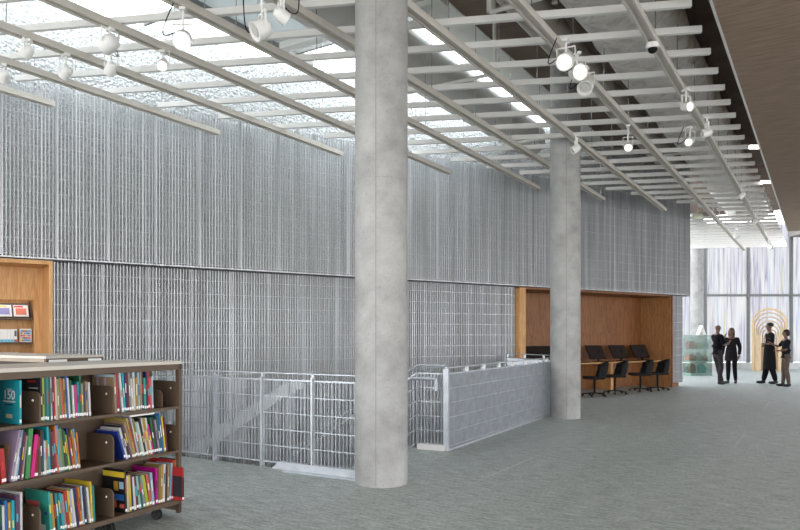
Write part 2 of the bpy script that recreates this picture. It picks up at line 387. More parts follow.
for k in range(2):
    o = MB().box(-.42+.40*k, -.10+.40*k, .56, .75, 1.002, 1.002+.22).build('storage_box', mat('light_grey_card', (.6, .6, .6)))
    place(o, W(.0, .28), WA); tag(o, 'pale grey box low in the alcove, ' + ('left one of two' if k == 0 else 'right one of two'), 'box')

# ------------------------------------------------------------------ ceiling, skylight, soffit
def rframe(o): o.rotation_euler = (0, 0, RA); return o
c = MB()
c.box(-4.84, -.95, -9, 31.6, CEIL, CEIL+.3)
struct(rframe(c.build('ceiling', SLABB)))
c = MB(); c.box(-5.45, -4.84, -9, 24, CEIL-.02, CEIL+.3)
c.box(-8.05, -4.84, 8.9, 9.1, CEIL-.1, CEIL+.3)
struct(rframe(c.build('ceiling', SLABG)))
c = MB(); c.box(-.95, 14, -9, 25.6, 4.9, CEIL+.3); struct(rframe(c.build('ceiling', SOFF)))
c = MB(); c.box(-.975, -.95, -9, 25.6, 4.885, 4.96); c.box(-.975, 14, 25.6, 25.625, 4.885, 4.96); struct(rframe(c.build('trim_1', TRIMW)))
sk = thing('skylight', '', '', (0, 0, 0), RA); del sk['label'], sk['category']; struct(sk); sk.name = 'window_2'
c = MB(); c.prism([(-24, 3.0), (-8.2, 3.0), (-8.2, 8.9), (-5.45, 8.9), (-5.45, 16.6), (-10.3, 5.5), (-24, -25)], 'z', CEIL+.12, CEIL+.14)
c.build('pane', GLASS, sk)
c = MB(); c.box(-8.2, -5.45, -9, 8.9, CEIL+.02, CEIL+.06); c.box(-24, -8.2, -9, 3.0, CEIL+.02, CEIL+.06); c.build('skyfill_pane', SKYFILL, sk)  # ceiling boards made translucent, added to glow and fill the room from above
c = MB(); c.box(-8.22, -8.1, 3, 9.9, CEIL-.08, CEIL+.1)
for p in (-6.9,): c.box(p, p+.05, 9.0, wq(p), CEIL, CEIL+.1)
for k in range(6):
    q = 5.0+2.2*k; p1 = -8.15 if q < 9 else -5.45; p0 = (q-5.34)/2.281-10.3
    c.box(p0, p1, q, q+.05, CEIL, CEIL+.1)
c.build('frame', mat('dark_mullion', (.22, .22, .22)), sk)

# ------------------------------------------------------------------ ducts
def duct(name, label, cx, cz, rx, rz, q0, q1, m, n=28, ribs=0):
    o = thing(name, label, 'duct', (0, 0, 0), RA); b = MB(); ringn = []
    def ring(q, f=1.0): return [b.b.verts.new((cx+rx*f*math.copysign(abs(math.cos(a))**.8, math.cos(a)), q, cz+rz*f*math.copysign(abs(math.sin(a))**.8, math.sin(a)))) for a in [2*math.pi*i/n for i in range(n)]]
    segs = 60; rg = random.Random(3)
    prev = ring(q0); b.b.faces.new(prev)
    for k in range(1, segs+1):
        f = 1+(rg.uniform(-.05, .05) if ribs else 0)
        cur = ring(q0+(q1-q0)*k/segs, f)
        for i in range(n): b.b.faces.new((prev[i], prev[(i+1) % n], cur[(i+1) % n], cur[i]))
        prev = cur
    b.b.faces.new(prev[::-1]); bmesh.ops.recalc_face_normals(b.b, faces=b.b.faces)
    d = b.build('casing', m, o, smooth=True)
    return o
duct('wrapped_duct', 'wide crinkled plastic wrapped duct beside the brown soffit', -2.22, 5.85, .62, .30, -4, 27, WRAP, ribs=1)
d = duct('round_duct', 'slim grey round duct running between the two wider ducts', -3.30, 5.85, .22, .22, -4, 17.5, mat('duct_grey', (.42, .38, .34), .5, .1, .05))
b = MB()
for k in range(14): b.tube((-3.30, -3+1.5*k, 5.85), (-3.30, -2.95+1.5*k, 5.85), .232, n=28)
b.build('collar', mat('duct_grey', (.42, .38, .34)), d)
d = duct('round_duct', 'large pale round duct under the skylight left of the grey board', -5.87, 6.12, .38, .38, -4, 15.2, mat('duct_pale', (.62, .61, .59), .45, .1, .04))
b = MB()
for k in range(10): b.tube((-5.87, -3+1.8*k, 6.12), (-5.87, -2.95+1.8*k, 6.12), .392, n=28)
b.build('collar', mat('duct_pale', (.62, .61, .59)), d)
for k, (p, q, ln, lb) in enumerate([(-4.9, 9.3, 1.5, 'nearest one'), (-4.9, 12.9, 1.3, 'beside the second column'), (-3.3, 15.5, 1.8, 'beyond the second column'), (-2.6, 7.5, 1.6, 'under the wrapped duct')]):
    o = thing('sprinkler_pipe', 'short white sprinkler pipe above the ceiling crossbars, ' + lb, 'pipe', (0, 0, 0), RA)
    MB().path([(p-ln/2, q, 5.4), (p+ln/2, q, 5.4), (p+ln/2, q, 6.585)], .03).tube((p-ln/2, q, 5.4), (p-ln/2, q, 5.55), .045).build('pipe_run', WHITEM, o, True)
    MB().tube((p, q, 5.3), (p, q, 5.4), .035, .02).build('sprinkler_head', CHROME, o, True)
    MB().ball((p+ln/2, q, 5.4), .05).build('elbow_joint', WHITEM, o, True)

# ------------------------------------------------------------------ ceiling lattice: rails and crossbars
ORD = ['nearest', 'second', 'third', 'fourth', 'fifth', 'sixth', 'seventh', 'eighth', 'ninth', 'tenth', 'eleventh', 'twelfth', 'thirteenth', 'fourteenth', 'fifteenth', 'sixteenth', 'seventeenth', 'eighteenth', 'nineteenth', 'twentieth']
def ordw(k):
    if k < 20: return ORD[k]
    t = {2: 'twenty', 3: 'thirty', 4: 'forty', 5: 'fifty'}[(k+1)//10]; u = (k+1) % 10
    if u == 0: return {3: 'thirtieth', 4: 'fortieth', 5: 'fiftieth'}[(k+1)//10]
    return t+'-'+['', 'first', 'second', 'third', 'fourth', 'fifth', 'sixth', 'seventh', 'eighth', 'ninth'][u]
RP = [-1.66, -2.64, -3.64, -4.66, -5.58, -6.62, -7.67, -8.62, -9.62]
rod = None
for i, p in enumerate(RP):
    q1 = 30.2 if i < 2 else wq(p)-1.15
    lb = 'long grey track rail under the crossbars, ' + ('rightmost, beside the brown soffit' if i == 0 else ('passing just right of the nearer column' if i == 2 else 'leftmost, shortest by the screen' if i == 8 else ordw(i)+' from the right'))
    o = thing('track_rail', lb, 'rail', rail_pt(p, 0, 4.86), RA, 'long track rails under the ceiling')
    b = MB(); b.box(-.055, .055, -3, q1, .025, .08); b.box(-.055, -.03, -3, q1, 0, .025); b.box(.03, .055, -3, q1, 0, .025)
    b.build('rail_profile', RAILM, o)
    q = 1.2
    while q < q1-.2:
        if rod is None:
            rod = MB().tube((0, 0, 0), (0, 0, 1.62), .006, n=6).build('hanger_rod', CHROME, o); rod.location = (.0, q, .08)
        else:
            r_ = rod.copy(); COL.objects.link(r_); r_.parent = o; r_.location = (0, q, .08)
        q += 1.42
for k, n in enumerate(range(-9, 33)):
    qn = 7.66+.71*n
    pl = (qn+.48-4.93-21.35)/1.871 if qn < 22.3 else -6.5
    pl = max(pl, -14)
    vis = k
    lb = ('white ceiling crossbar over the rails, %s counted from above the camera' % ordw(k))
    o = MB()
    a = Vector((pl, qn+.41*(pl+1.17), 0)); e = Vector((-1.17, qn, 0))
    o.bar(a, e, .05, .075); o = o.build('ceiling_crossbar', FINM)
    o.location = (0, 0, 4.99); o.rotation_euler.z = RA; tag(o, lb, 'crossbar', 'white crossbars across the ceiling')

# ------------------------------------------------------------------ track lights
def make_spot(label, big, lit, loc, rz, tiltdeg, cord, drop):
    o = thing('track_spotlight', label, 'light', loc, rz, 'track spotlights')
    s = .095 if big else .065; L_ = .18 if big else .15
    MB().box(-.03, .03, -.05, .05, 0, .03).tube((0, 0, 0), (0, 0, -drop), .012).build('mount', SPOTW, o)
    T = Matrix.Translation((0, 0, -drop-.01)) @ Matrix.Rotation(R(tiltdeg), 4, 'X')
    b = MB()
    prof = [(s*.45, L_*.5), (s*.85, L_*.35), (s, 0), (s*1.02, -L_*.5), (s*.90, -L_*.5), (s*.56, -L_*.3)]
    b.lathe(prof, 20); bmesh.ops.transform(b.b, matrix=T, verts=b.b.verts); b.build('housing', SPOTW, o, True)
    b = MB(); b.lathe([(s*.55, -L_*.47), (s*.55, -L_*.44)], 20); bmesh.ops.transform(b.b, matrix=T, verts=b.b.verts)
    b.build('lens', LAMP if lit else mat('unlit_lens', (.55, .55, .52), .2), o)
    y = MB(); y.bar((-s-.01, 0, -drop-.02), (-s-.01, 0, -drop+.14), .02, .006); y.bar((s+.01, 0, -drop-.02), (s+.01, 0, -drop+.14), .02, .006); y.box(-s-.012, s+.012, -.01, .01, -drop+.135, -drop+.145)
    y.build('yoke', SPOTW, o)
    if cord:
        pts = [Vector((s*.6, .03, -drop+.05)) + Vector((.12*math.sin(t*math.pi), .14*t, -.16*math.sin(t*math.pi)+(drop-.05)*t)) for t in [i/10 for i in range(11)]]
        MB().path(pts, .006, 6).build('power_cord', BLACK, o, True)
    return o
SP = [  # px, py, rail index, big, lit, tilt, rz, cord, label
    (110, 42, 6, 1, 0, 75, 60, 1, 'white spotlight with dark vents at upper left, hung in front of the textured wall'),
    (183, 38, 5, 1, 1, 55, -20, 1, 'lit round spotlight with a looping cord, left of the upper middle'),
    (262, 28, 4, 1, 0, 60, 120, 1, 'large white spotlight left of the nearer column, lower of the pair'),
    (281, 14, 3, 0, 0, 62, -60, 1, 'small cylinder spotlight left of the nearer column, upper of the pair'),
    (163, 63, 6, 0, 1, 50, -20, 0, 'small lit spotlight below the looping cord light'),
    (111, 67, 7, 0, 0, 60, 40, 0, 'small white spotlight seen below the dark vented spotlight'),
    (66, 71, 8, 0, 0, 65, 50, 0, 'small white spotlight near the second rail end at far left'),
    (27, 50, 7, 0, 0, 40, 90, 0, 'shaded grey spotlight near the upper left corner'),
    (4, 75, 8, 0, 0, 60, 30, 0, 'small white spotlight cut by the left photo edge'),
    (566, 60, 1, 1, 1, 60, -25, 1, 'lit spotlight, upper of the three close together above the second column'),
    (577, 72, 1, 1, 1, 75, 40, 1, 'lit spotlight, middle of the three close together above the second column'),
    (586, 85, 1, 1, 0, 50, 150, 1, 'white spotlight, lowest of the three close together above the second column'),
    (576, 148, 2, 0, 0, 60, 90, 0, 'small pale spotlight at the right side of the second column top'),
    (628, 146, 1, 0, 1, 60, 10, 0, 'small lit square faced spotlight right of the second column'),
    (690, 141, 0, 0, 1, 70, -30, 1, 'bright lit spotlight with a trailing cord below the right hand rail'),
    (686, 106, 0, 0, 1, 75, 80, 0, 'cylinder spotlight aimed left on the rightmost rail'),
    (707, 132, 0, 0, 0, 75, 85, 0, 'beige cylinder spotlight on the rightmost rail above the bright one'),
    (742, 195, 0, 0, 0, 50, 60, 0, 'small dark looking spotlight far along the rightmost rail, nearest of three'),
    (755, 221, 0, 0, 0, 50, 60, 0, 'small spotlight far along the rightmost rail, middle of three'),
    (769, 246, 0, 0, 1, 50, 60, 0, 'tiny spotlight at the far end of the rightmost rail'),
    (737, 236, 1, 0, 0, 50, 20, 0, 'tiny grey spotlight near the window end of the second rail'),
]
for px, py, ri, big, lit, ti, rz, cord, lb in SP:
    r_ = (px-CX)/FPX; ca, sa = math.cos(RA), math.sin(RA); best = None
    for p in RP:
        q = p*(r_*sa-ca)/(-sa-r_*ca)
        pos = rail_pt(p, q, 4.86); z = EYE+(HY-py)*pos.y/FPX
        if pos.y > 2 and (best is None or abs(z-4.63) < abs(best[1]-4.63)): best = (pos, z)
    pos, z = best
    if abs(z-4.63) > .12: pos = at_z(px, py, 4.63); z = 4.63
    drop = max(.1, min(.5, 4.83-z))
    make_spot(lb, big, lit, (pos.x, pos.y, 4.83), R(rz) if not lit else math.atan2(-pos.y, -pos.x)-R(90)+R(rz*.6), ti, cord, drop)
o = thing('security_camera', 'white dome security camera with black lens under the rightmost rail', 'camera', rail_pt(-1.66, 8.15, 4.86))
MB().lathe([(.07, 0), (.075, -.04), (.07, -.06)][::-1], 20).build('housing', SPOTW, o, True)
MB().ball((0, 0, -.06), .055).build('dome', BLACK, o, True)
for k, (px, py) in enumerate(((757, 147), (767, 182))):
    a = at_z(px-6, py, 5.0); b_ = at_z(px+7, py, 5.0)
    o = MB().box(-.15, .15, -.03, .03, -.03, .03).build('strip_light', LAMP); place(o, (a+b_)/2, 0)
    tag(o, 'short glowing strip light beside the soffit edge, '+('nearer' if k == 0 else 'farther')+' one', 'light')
o = MB().box(-.13, .13, -.03, .03, 0, .17).build('hanging_sign', mat('pale_green_sign', (.72, .76, .58))); place(o, at_z(697.5, 212, 5.0)-Vector((0, 0, .2)))
tag(o, 'small pale green sign box hanging beside the end of the screened wall', 'sign')
MB().tube((0, 0, .17), (0, 0, .55), .01).build('hanger_rod', CHROME, o)

# ------------------------------------------------------------------ concrete columns
for (x, y, lb) in ((-.19, 6.89, 'thick round concrete column nearest the camera'), (3.0, 12.27, 'round concrete column beside the end of the steel railing'), (12.47, 28.4, 'pale distant round column behind the glass display case')):
    b = MB(); r = .268; prof = [(r, 0), (r, 1.0)]
    for z in (3.05,): prof += [(r, z-.006), (r-.004, z-.004), (r-.004, z+.004), (r, z+.006)]
    prof += [(r, CEIL)]
    b.lathe(prof, 64); o = b.build('concrete_column', CONC, None, True); place(o, (x, y, 0), R(37)); tag(o, lb, 'column')
    MB().box(r-.004, r+.001, -.004, .004, 0.02, CEIL-.05).build('formwork_seam', mat('seam_grey', (.25, .25, .24)), o).rotation_euler.z = R(-100-37)

# ------------------------------------------------------------------ stair guards (frame: x right along front, y away)
def grating(o, name, x0, x1, ax, off, z0=.06, z1=1.0, sp=.042, m=GALVR, slope=0., depth=.028, tw=.005):
    """bar grating between x0 and x1 along axis ax ('x' or 'y') at offset off; slope shears z"""
    b = MB(); n = max(2, int((x1-x0)/sp)); h = depth/2
    for k in range(n+1):
        x = x0+(x1-x0)*k/n; dz = slope*(x-x0)
        if ax == 'x': b.box(x-tw/2, x+tw/2, off-h, off+h, z0+dz, z1+dz)
        else: b.box(off-h, off+h, x-tw/2, x+tw/2, z0+dz, z1+dz)
    nr = 6
    for k in range(nr):
        z = z0+.005+(z1-z0-.01)*k/(nr-1)
        f = .006 if 0 < k < nr-1 else .010
        for s_ in (-1, 1):
            if ax == 'x': b.bar((x0, off+s_*(h+.002), z), (x1, off+s_*(h+.002), z+slope*(x1-x0)), .004, f*1.6)
            else: b.bar((off+s_*(h+.002), x0, z), (off+s_*(h+.002), x1, z+slope*(x1-x0)), .004, f*1.6)
    return b.build(name, m, o)
# front guard
fg = thing('guard_railing', 'long grey grating railing between the bookcase and the nearest column', 'railing', G0, GA)
xs = [-4.65, -3.75, -2.92, -2.13, -1.395, -.684, -.03]
for a, b_ in zip(xs, xs[1:]): grating(fg, 'grating_panel', a+.015, b_-.015, 'x', 0, sp=.046, depth=.014, tw=.0045)
for x in xs: MB().box(x-.011, x+.011, -.03, .03, 0, 1.03).build('post', GALVR, fg)
MB().box(-4.65, 0, -.022, .022, 1.067, 1.077).build('top_rail', GALVR, fg)
for x in xs[1:]: MB().box(x-.015, x+.015, -.008, .008, 1.03, 1.066).build('rail_bracket', GALVR, fg)
MB().prism([(-1.22, 0), (0, 0), (0, .085), (-1.12, .085)], 'y', -.05, .02).box(-1.0, 0, -.14, -.05, .0, .006).build('kick_plate', GALVR, fg)
# left guard (hidden mostly)
dl = hl1-WY*.3-hl0; lg = thing('guard_railing', 'short grating railing closing the left end of the stairwell behind the bookcases', 'railing', hl0, math.atan2(dl.y, dl.x))
grating(lg, 'grating_panel', .05, dl.length-.05, 'x', 0, sp=.048, depth=.012, tw=.004); MB().box(0, dl.length-.02, -.02, .02, 1.066, 1.078).build('top_rail', GALVR, lg)
# right guard
rg = thing('guard_railing', 'dense grey grating railing running from the stair head to the second column', 'railing', G0, GA)
ys = [1.99+.625*k for k in range(10)]; ys[-1] = 7.56
for a, b_ in zip(ys, ys[1:]): grating(rg, 'grating_panel', a+.012, b_-.012, 'y', .0, z0=.04, sp=.035, depth=.034, tw=.009)
MB().box(-.04, .03, 1.945, 1.985, 0, 1.06).build('end_post', GALVR, rg)
for y in ys[1:]: MB().box(-.045, -.018, y-.015, y+.015, 0.02, 1.03).build('post', GALVR, rg)
for y in ys[1:-1]: MB().box(-.012, .012, y-.035, y+.035, 1.0, 1.068).build('rail_bracket', SPOTW, rg)
MB().box(-.02, .02, 1.95, 7.56, 1.066, 1.08).build('top_rail', GALVR, rg)
MB().box(-.03, .04, 1.98, 7.56, 0, .03).build('base_angle', GALVR, rg)
# far guard from right guard end to wall
pe = gpt(0, 7.56); pw = W0+WX*10.2+WY*.05; dv = pw-pe; ang = math.atan2(dv.y, dv.x)
og = thing('guard_railing', 'slim far railing with thin top rail in front of the oak alcove', 'railing', pe, ang)
L_ = dv.length
grating(og, 'grating_panel', .03, L_-.03, 'x', 0, .04, .98, .05)
MB().box(0, L_, -.02, .02, 1.066, 1.08).build('top_rail', GALVR, og)
for k in range(4): x = .02+(L_-.04)*k/3; MB().box(x-.015, x+.015, -.02, .02, 0, 1.066).build('post', GALVR, og)
# stair flight with its guard (descends to the left, -x)
st = thing('staircase', 'grey staircase descending left inside the stairwell', 'stairs', gpt(-.49, 0), GA)
tr = MB(); NS = 12
for k in range(NS):
    x1 = -.02-.28*k; z = -.172*(k+1); tr.box(x1-.30, x1, .1, 1.9, z-.04, z); tr.box(x1-.012, x1, .1, 1.9, z, z+.172)
tr.build('treads', CARPET, st)
xe = -.02-.28*NS
tr = MB()
for y in (.06, 1.9): tr.prism([(0, -.02), (0, -.34), (xe, -.34-.172*NS), (xe, -.02-.172*NS)], 'y', y, y+.04)
tr.build('stringer', GALVR, st)
MB().box(xe-.9, xe, .05, 2.0, -.172*(NS+1)-.1, -.172*(NS+1)).build('landing', CARPET, st)
hd = thing('stair_guard', 'sloping grating guard with round handrail going down beside the stairs', 'railing', G0, GA)
grating(hd, 'grating_panel', -.42, -.03, 'x', 1.97, .06, 1.0, .048, depth=.012, tw=.006)
g = grating(hd, 'grating_panel', -3.4, -.44, 'x', 1.97, .06-.614*2.96, 1.0-.614*2.96, .048, slope=.614, depth=.012, tw=.006)
MB().path([(-.02, 1.97, 1.1), (-.42, 1.97, 1.1), (-3.4, 1.97, 1.1-.614*2.98)], .013).build('top_rail', GALVR, hd, True)
MB().path([(-.12, 1.9, .78), (-.12, 1.9, .93), (-.50, 1.9, .93), (-3.3, 1.9, .93-.614*2.8)], .02).build('handrail', GALVR, hd, True)
MB().box(-.4, -.02, 1.9, 2.02, 0, .07).build('kick_plate', TRIMW, hd)
for x in (-1.2, -2.2, -3.3): MB().box(x-.02, x+.02, 1.95, 1.99, -.614*(-x-.42)-.1, 1.06-.614*(-x-.42)).build('post', GALVR, hd)
h2 = thing('stair_guard', 'pale solid balustrade band of the lower stair seen through the front railing', 'railing', G0, GA)
MB().prism([(-2.5, .79), (-2.75, .79), (-4.9, -.40), (-4.9, -.64), (-2.75, .61), (-2.5, .70)], 'y', 2.2, 2.23).build('side_panel', mat('pale_balustrade', (.55, .58, .59)), h2)
MB().path([(-1.2, 2.22, .80), (-2.75, 2.22, .80), (-5.0, 2.22, -.43)], .018).build('handrail', GALVR, h2, True)
for x, z in ((-1.3, .78), (-2.75, .78), (-3.9, .15)): MB().box(x-.02, x+.02, 2.2, 2.24, -2.2, z).build('post', GALVR, h2)

# ------------------------------------------------------------------ window wall at the far end
YW = 30.4
win = thing('window_1', '', '', (12, YW, 0)); del win['label'], win['category']; struct(win)
for k in range(9):
    x0 = 1.66+1.78*k-.0-1.78*2; x0 = (705-CX)/FPX*YW-12 + 1.93*(k-2)
    for (z0, z1) in ((.28, 3.25), (3.31, 6.5)):
        MB().box(x0+.04, x0+1.89, -.006, .006, z0, z1).build('pane', FRIT, win)
    MB().box(x0-.05, x0+.05, -.09, .06, .2, 6.6).build('mullion', mat('window_mullion', (.16, .165, .165)), win)
MB().box(-3, 16, -.08, .05, 3.24, 3.33).build('transom', mat('window_mullion', (.16, .165, .165)), win)
MB().box(-4, 24, -.35, .1, 0, .26).build('sill', mat('sill_grey', (.55, .55, .54)), win)
b = MB(); b.box((788-CX)/FPX*YW, 26, 26.2, 30.4, 5.9, 6.2)
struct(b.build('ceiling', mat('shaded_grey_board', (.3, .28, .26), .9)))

w3 = thing('window_light_screen', '', '', (26, 12, 0)); del w3['label'], w3['category']; struct(w3)  # unseen side glazing, added to dim the daylight reaching the far crossbars
for k in range(9):
    MB().box(-.006, .006, 2.03*k+.05, 2.03*k+1.98, .28, 6.5).build('pane', FRIT, w3)
    MB().box(-.08, .08, 2.03*k-.05, 2.03*k+.05, 0, 6.6).build('mullion', mat('window_mullion', (.16, .165, .165)), w3)

# ------------------------------------------------------------------ nested arch
ax, ay = (769.5-CX)/FPX*28.0, 28.0
ar = thing('nested_arch', 'pale plywood tunnel of nested arches standing by the window behind the people', 'play structure', (ax, ay, 0), R(-28))
def archshape(w, h, t, y0, y1, n=20):
    b = MB(); outer_ = [(w/2*math.cos(math.pi*i/n), h-w/2+w/2*math.sin(math.pi*i/n)) for i in range(n+1)]
    wi = w/2-t; inner = [(wi*math.cos(math.pi*i/n), h-w/2+wi*math.sin(math.pi*i/n)) for i in range(n+1)]
    O = [(w/2, 0)]+outer_+[(-w/2, 0)]; I = [(wi, 0)]+inner+[(-wi, 0)]
    for i in range(len(O)-1):
        vs = [b.b.verts.new((p[0], y, p[1])) for y in (y0, y1) for p in (O[i], O[i+1], I[i+1], I[i])]
        for f in ((0,1,2,3),(7,6,5,4),(0,4,5,1),(1,5,6,2),(2,6,7,3),(3,7,4,0)): b.b.faces.new([vs[j] for j in f])
    bmesh.ops.recalc_face_normals(b.b, faces=b.b.faces); return b
wd, hh = 1.30, 2.62
for k in range(7):
    archshape(wd-.15*k, hh-.17*k, .09 if k == 0 else .05, .0+.10*k, .09+.10*k).build('arch_frame', BIRCH, ar)
MB().box(-.60, -.3, .05, .62, 0, 1.5).build('side_panel', BIRCH, ar); MB().box(.3, .60, .05, .62, 0, 1.5).build('side_panel', BIRCH, ar)
MB().box(-.3, .3, .55, .6, 0, 1.1).build('rear_panel', BIRCH, ar)

# ------------------------------------------------------------------ glass display case
gx, gy = (697.5-CX)/FPX*25.1, 25.1
dc = thing('display_case', 'greenish glass display case with shelves in front of the distant column', 'display case', (gx, gy, 0), R(8))
w2, d2, H2 = .42, .26, 1.5
for a in ((-w2, w2, -d2, -d2+.008), (-w2, w2, d2-.008, d2), (-w2, -w2+.008, -d2, d2), (w2-.008, w2, -d2, d2)):
    MB().box(a[0], a[1], a[2], a[3], .1, H2-.01).build('glass_side', GGLASS, dc)
MB().box(-w2, w2, -d2, d2, H2-.01, H2+.005).build('glass_top', GGLASS, dc)
MB().box(-w2, w2, -d2, d2, 0, .1).build('base', mat('case_base', (.14, .22, .19)), dc)
for z in (.55, .98): MB().box(-w2+.01, w2-.01, -d2+.01, d2-.01, z, z+.012).build('glass_shelf', mat('green_glass_edge', (.10, .24, .19), .2), dc)
exh = [(-.3, .562, .2, 'rust red box'), (-.02, .562, .26, 'grey model'), (.22, .562, .16, 'brown box'), (-.28, .992, .24, 'dark red book block'), (.02, .992, .18, 'olive box'), (.25, .992, .26, 'slate box'), (-.25, .1, .3, 'brown crate'), (.15, .1, .27, 'teal box')]
ecol = [(.35, .12, .08), (.25, .25, .24), (.25, .15, .1), (.3, .08, .07), (.22, .24, .14), (.16, .2, .24), (.2, .13, .09), (.1, .3, .28)]
for (x, z, h, nm), c_ in zip(exh, ecol):
    b = MB().box(-.115, .115, -.12, .12, 0, h*.9); b.box(-.08, .08, -.09, .09, h*.9, h*1.15)
    o = b.build('exhibit', colmat(c_)); m_ = Matrix.Rotation(R(8), 4, 'Z') @ Vector((x, 0, z+.001)); place(o, (gx+m_.x, gy+m_.y, m_.z), R(8))
    tag(o, nm+' on the %s level inside the glass display case' % ('bottom' if z < .3 else 'middle' if z < .8 else 'top'), 'exhibit', 'exhibits in the glass case')
o = MB().prism([(-.14, 0), (-.12, 0), (.02, .3), (.14, 0), (.155, 0), (.03, .34), (.01, .34)], 'y', -.1, .1).build('folded_card', SPOTW); place(o, (gx+.12, gy, H2+.006), R(8))
tag(o, 'white folded card standing on top of the glass display case', 'card')

# ------------------------------------------------------------------ computer counter, monitors, chairs
ct = thing('computer_counter', 'long oak counter with dark top edge inside the alcove', 'desk', W(0, 0), WA)
MB().box(AR0+.06, AR1-.05, .28, 1.0, .735, .77).build('worktop', OAK, ct)
for x in (14.45, 12.4): MB().box(x-.05, x+.05, .42, .95, 0, .735).build('support_panel', OAK, ct)
MB().box(AR0+.06, AR1-.05, .94, 1.0, .1, .735).build('modesty_panel', OAKD, ct)
def wt_px(px, off):     # distance along the wall (at given offset) seen at px
    r_ = (px-CX)/FPX; a = W0+WY*off
    return (r_*a.y-a.x)/(WX.x-r_*WX.y)
mon0 = None
for k, px in enumerate((643, 622, 599, 574, 547, 532)):
    t_ = wt_px(px, .62); lb = 'black tilted computer monitor on the oak counter, ' + ['rightmost one', 'second from the right', 'third from the right', 'just right of the column edge', 'left of the column', 'leftmost beside the alcove jamb'][k]
    if mon0 is None:
        mon0 = thing('computer_monitor', lb, 'monitor', W(t_, .62, .771), WA+R(-22), 'computer monitors in the alcove')
        T = Matrix.Translation((-.03, 0, .09)) @ Matrix.Rotation(R(-18), 4, 'X')
        for r_ in range(3): T[r_][2] += -.22*T[r_][0]*(1 if r_ == 0 else 0)
        MB().box(-.24, .24, -.012, .022, -.02, .37, T).build('bezel', BLACK, mon0)
        MB().box(-.225, .225, -.015, -.0125, .0, .355, T).build('screen', SCREEN, mon0)
        MB().box(-.03, .03, .03, .06, .0, .3).build('stand_arm', BLACK, mon0)
        MB().box(-.13, .13, -.08, .12, 0, .014).build('stand_base', BLACK, mon0)
        o = mon0
    else:
        o = copy_tree(mon0); o.location = W(t_, .62, .771); o['label'] = lb
    kb = MB().box(-.2, .2, -.06, .06, 0, .018).build('keyboard', BLACK); place(kb, W(t_+.04, .36, .771), WA)
    tag(kb, 'black keyboard in front of the monitor, ' + ['rightmost', 'second from right', 'third from right', 'behind the column', 'left of the column', 'leftmost'][k], 'keyboard', 'keyboards on the counter')
ch0 = None
for k, (px, py, rot) in enumerate(((657.5, 390.3, 8), (640.5, 391.5, 0), (615, 394.0, 6), (594.5, 396.5, -4), (566, 398, 5))):
    lb = 'black shell task chair at the oak counter, ' + ['rightmost of the row', 'second from the right', 'third from the right', 'beside the column edge', 'mostly hidden by the column'][k]
    pos = at_z(px, py, 0); pos.z = 0
    if ch0 is None:
        ch0 = thing('task_chair', lb, 'chair', pos, 0, 'black task chairs at the counter')
        # chair faces local +y
        MB().box(-.24, .24, -.2, .26, .43, .49).build('seat', BLACK, ch0, True, .03)
        b = MB(); n = 10
        rows = []
        for j, z in enumerate((.44, .52, .62, .72, .80, .85)):
            row = []
            for i in range(n+1):
                a = -1.15+2.3*i/n; wdt = .27-.03*max(0, j-3); row.append((wdt*math.sin(a)*1.0, .10-.36*math.cos(a)-.03*j+.015*j*j*.2, z-(.10*abs(math.sin(a))**3 if j > 2 else 0)))
            rows.append(row)
        F = [[b.b.verts.new(v) for v in row] for row in rows]; K = [[b.b.verts.new((v[0]*.94, v[1]+.022, v[2])) for v in row] for row in rows]
        for j in range(5):
            for i in range(n):
                b.b.faces.new((F[j][i], F[j][i+1], F[j+1][i+1], F[j+1][i])); b.b.faces.new((K[j+1][i], K[j+1][i+1], K[j][i+1], K[j][i]))
            for i in (0, n): b.b.faces.new((F[j][i], F[j+1][i], K[j+1][i], K[j][i]))
        for i in range(n): b.b.faces.new((F[5][i], F[5][i+1], K[5][i+1], K[5][i])); b.b.faces.new((F[0][i+1], F[0][i], K[0][i], K[0][i+1]))
        bmesh.ops.recalc_face_normals(b.b, faces=b.b.faces); b.build('backrest', BLACK, ch0, True)
        MB().tube((0, 0, .07), (0, 0, .44), .025).build('pedestal', BLACK, ch0, True)
        for i in range(5):
            a = 2*math.pi*i/5+.3; e = (.28*math.cos(a), .28*math.sin(a))
            arm = MB().bar((0, 0, .09), (e[0], e[1], .065), .035, .025).build('base_arm', BLACK, ch0)
            MB().tube((e[0]-.02, e[1], .03), (e[0]+.02, e[1], .03), .03, n=10).tube((e[0], e[1], .03), (e[0], e[1], .07), .01, n=8).build('caster', RUBBER, arm)
        o = ch0
    else: o = copy_tree(ch0); o.location = pos; o['label'] = lb
    o.rotation_euler.z = WA + R(50+rot)

# ------------------------------------------------------------------ low bookcase
F0 = Vector((-1.81, 5.60, 0)); BU = Vector((.47, .883, 0)).normalized(); BA = math.atan2(BU.y, BU.x); BN = Vector((-BU.y, BU.x, 0))
def sof(px, off=0.):      # distance s from the far end (towards the camera), at depth off
    r_ = (px-CX)/FPX; a = F0+BN*off
    return (a.x-r_*a.y)/(BU.x-r_*BU.y)
BL, BD = 1.86, .64
bc = thing('rolling_bookcase', 'low taupe rolling bookcase with pale top packed with picture books', 'bookcase', F0, BA)
MB().box(-BL, .0, -.01, BD+.01, 1.262, 1.288).build('top', TOPM, bc, bevel=.004)
MB().box(-BL, -.02, .0, .03, 1.215, 1.262).box(-BL, -.02, BD-.03, BD, 1.215, 1.262).build('top_rail', BROWN, bc)
SZ = [.915, .552, .145]
for z in SZ: MB().box(-BL, -.02, .0, BD, z-.022 if z > .2 else z-.035, z).build('shelf', BROWN, bc)
MB().box(-BL, -.02, .32, .335, .15, 1.26).build('centre_panel', BROWN, bc)
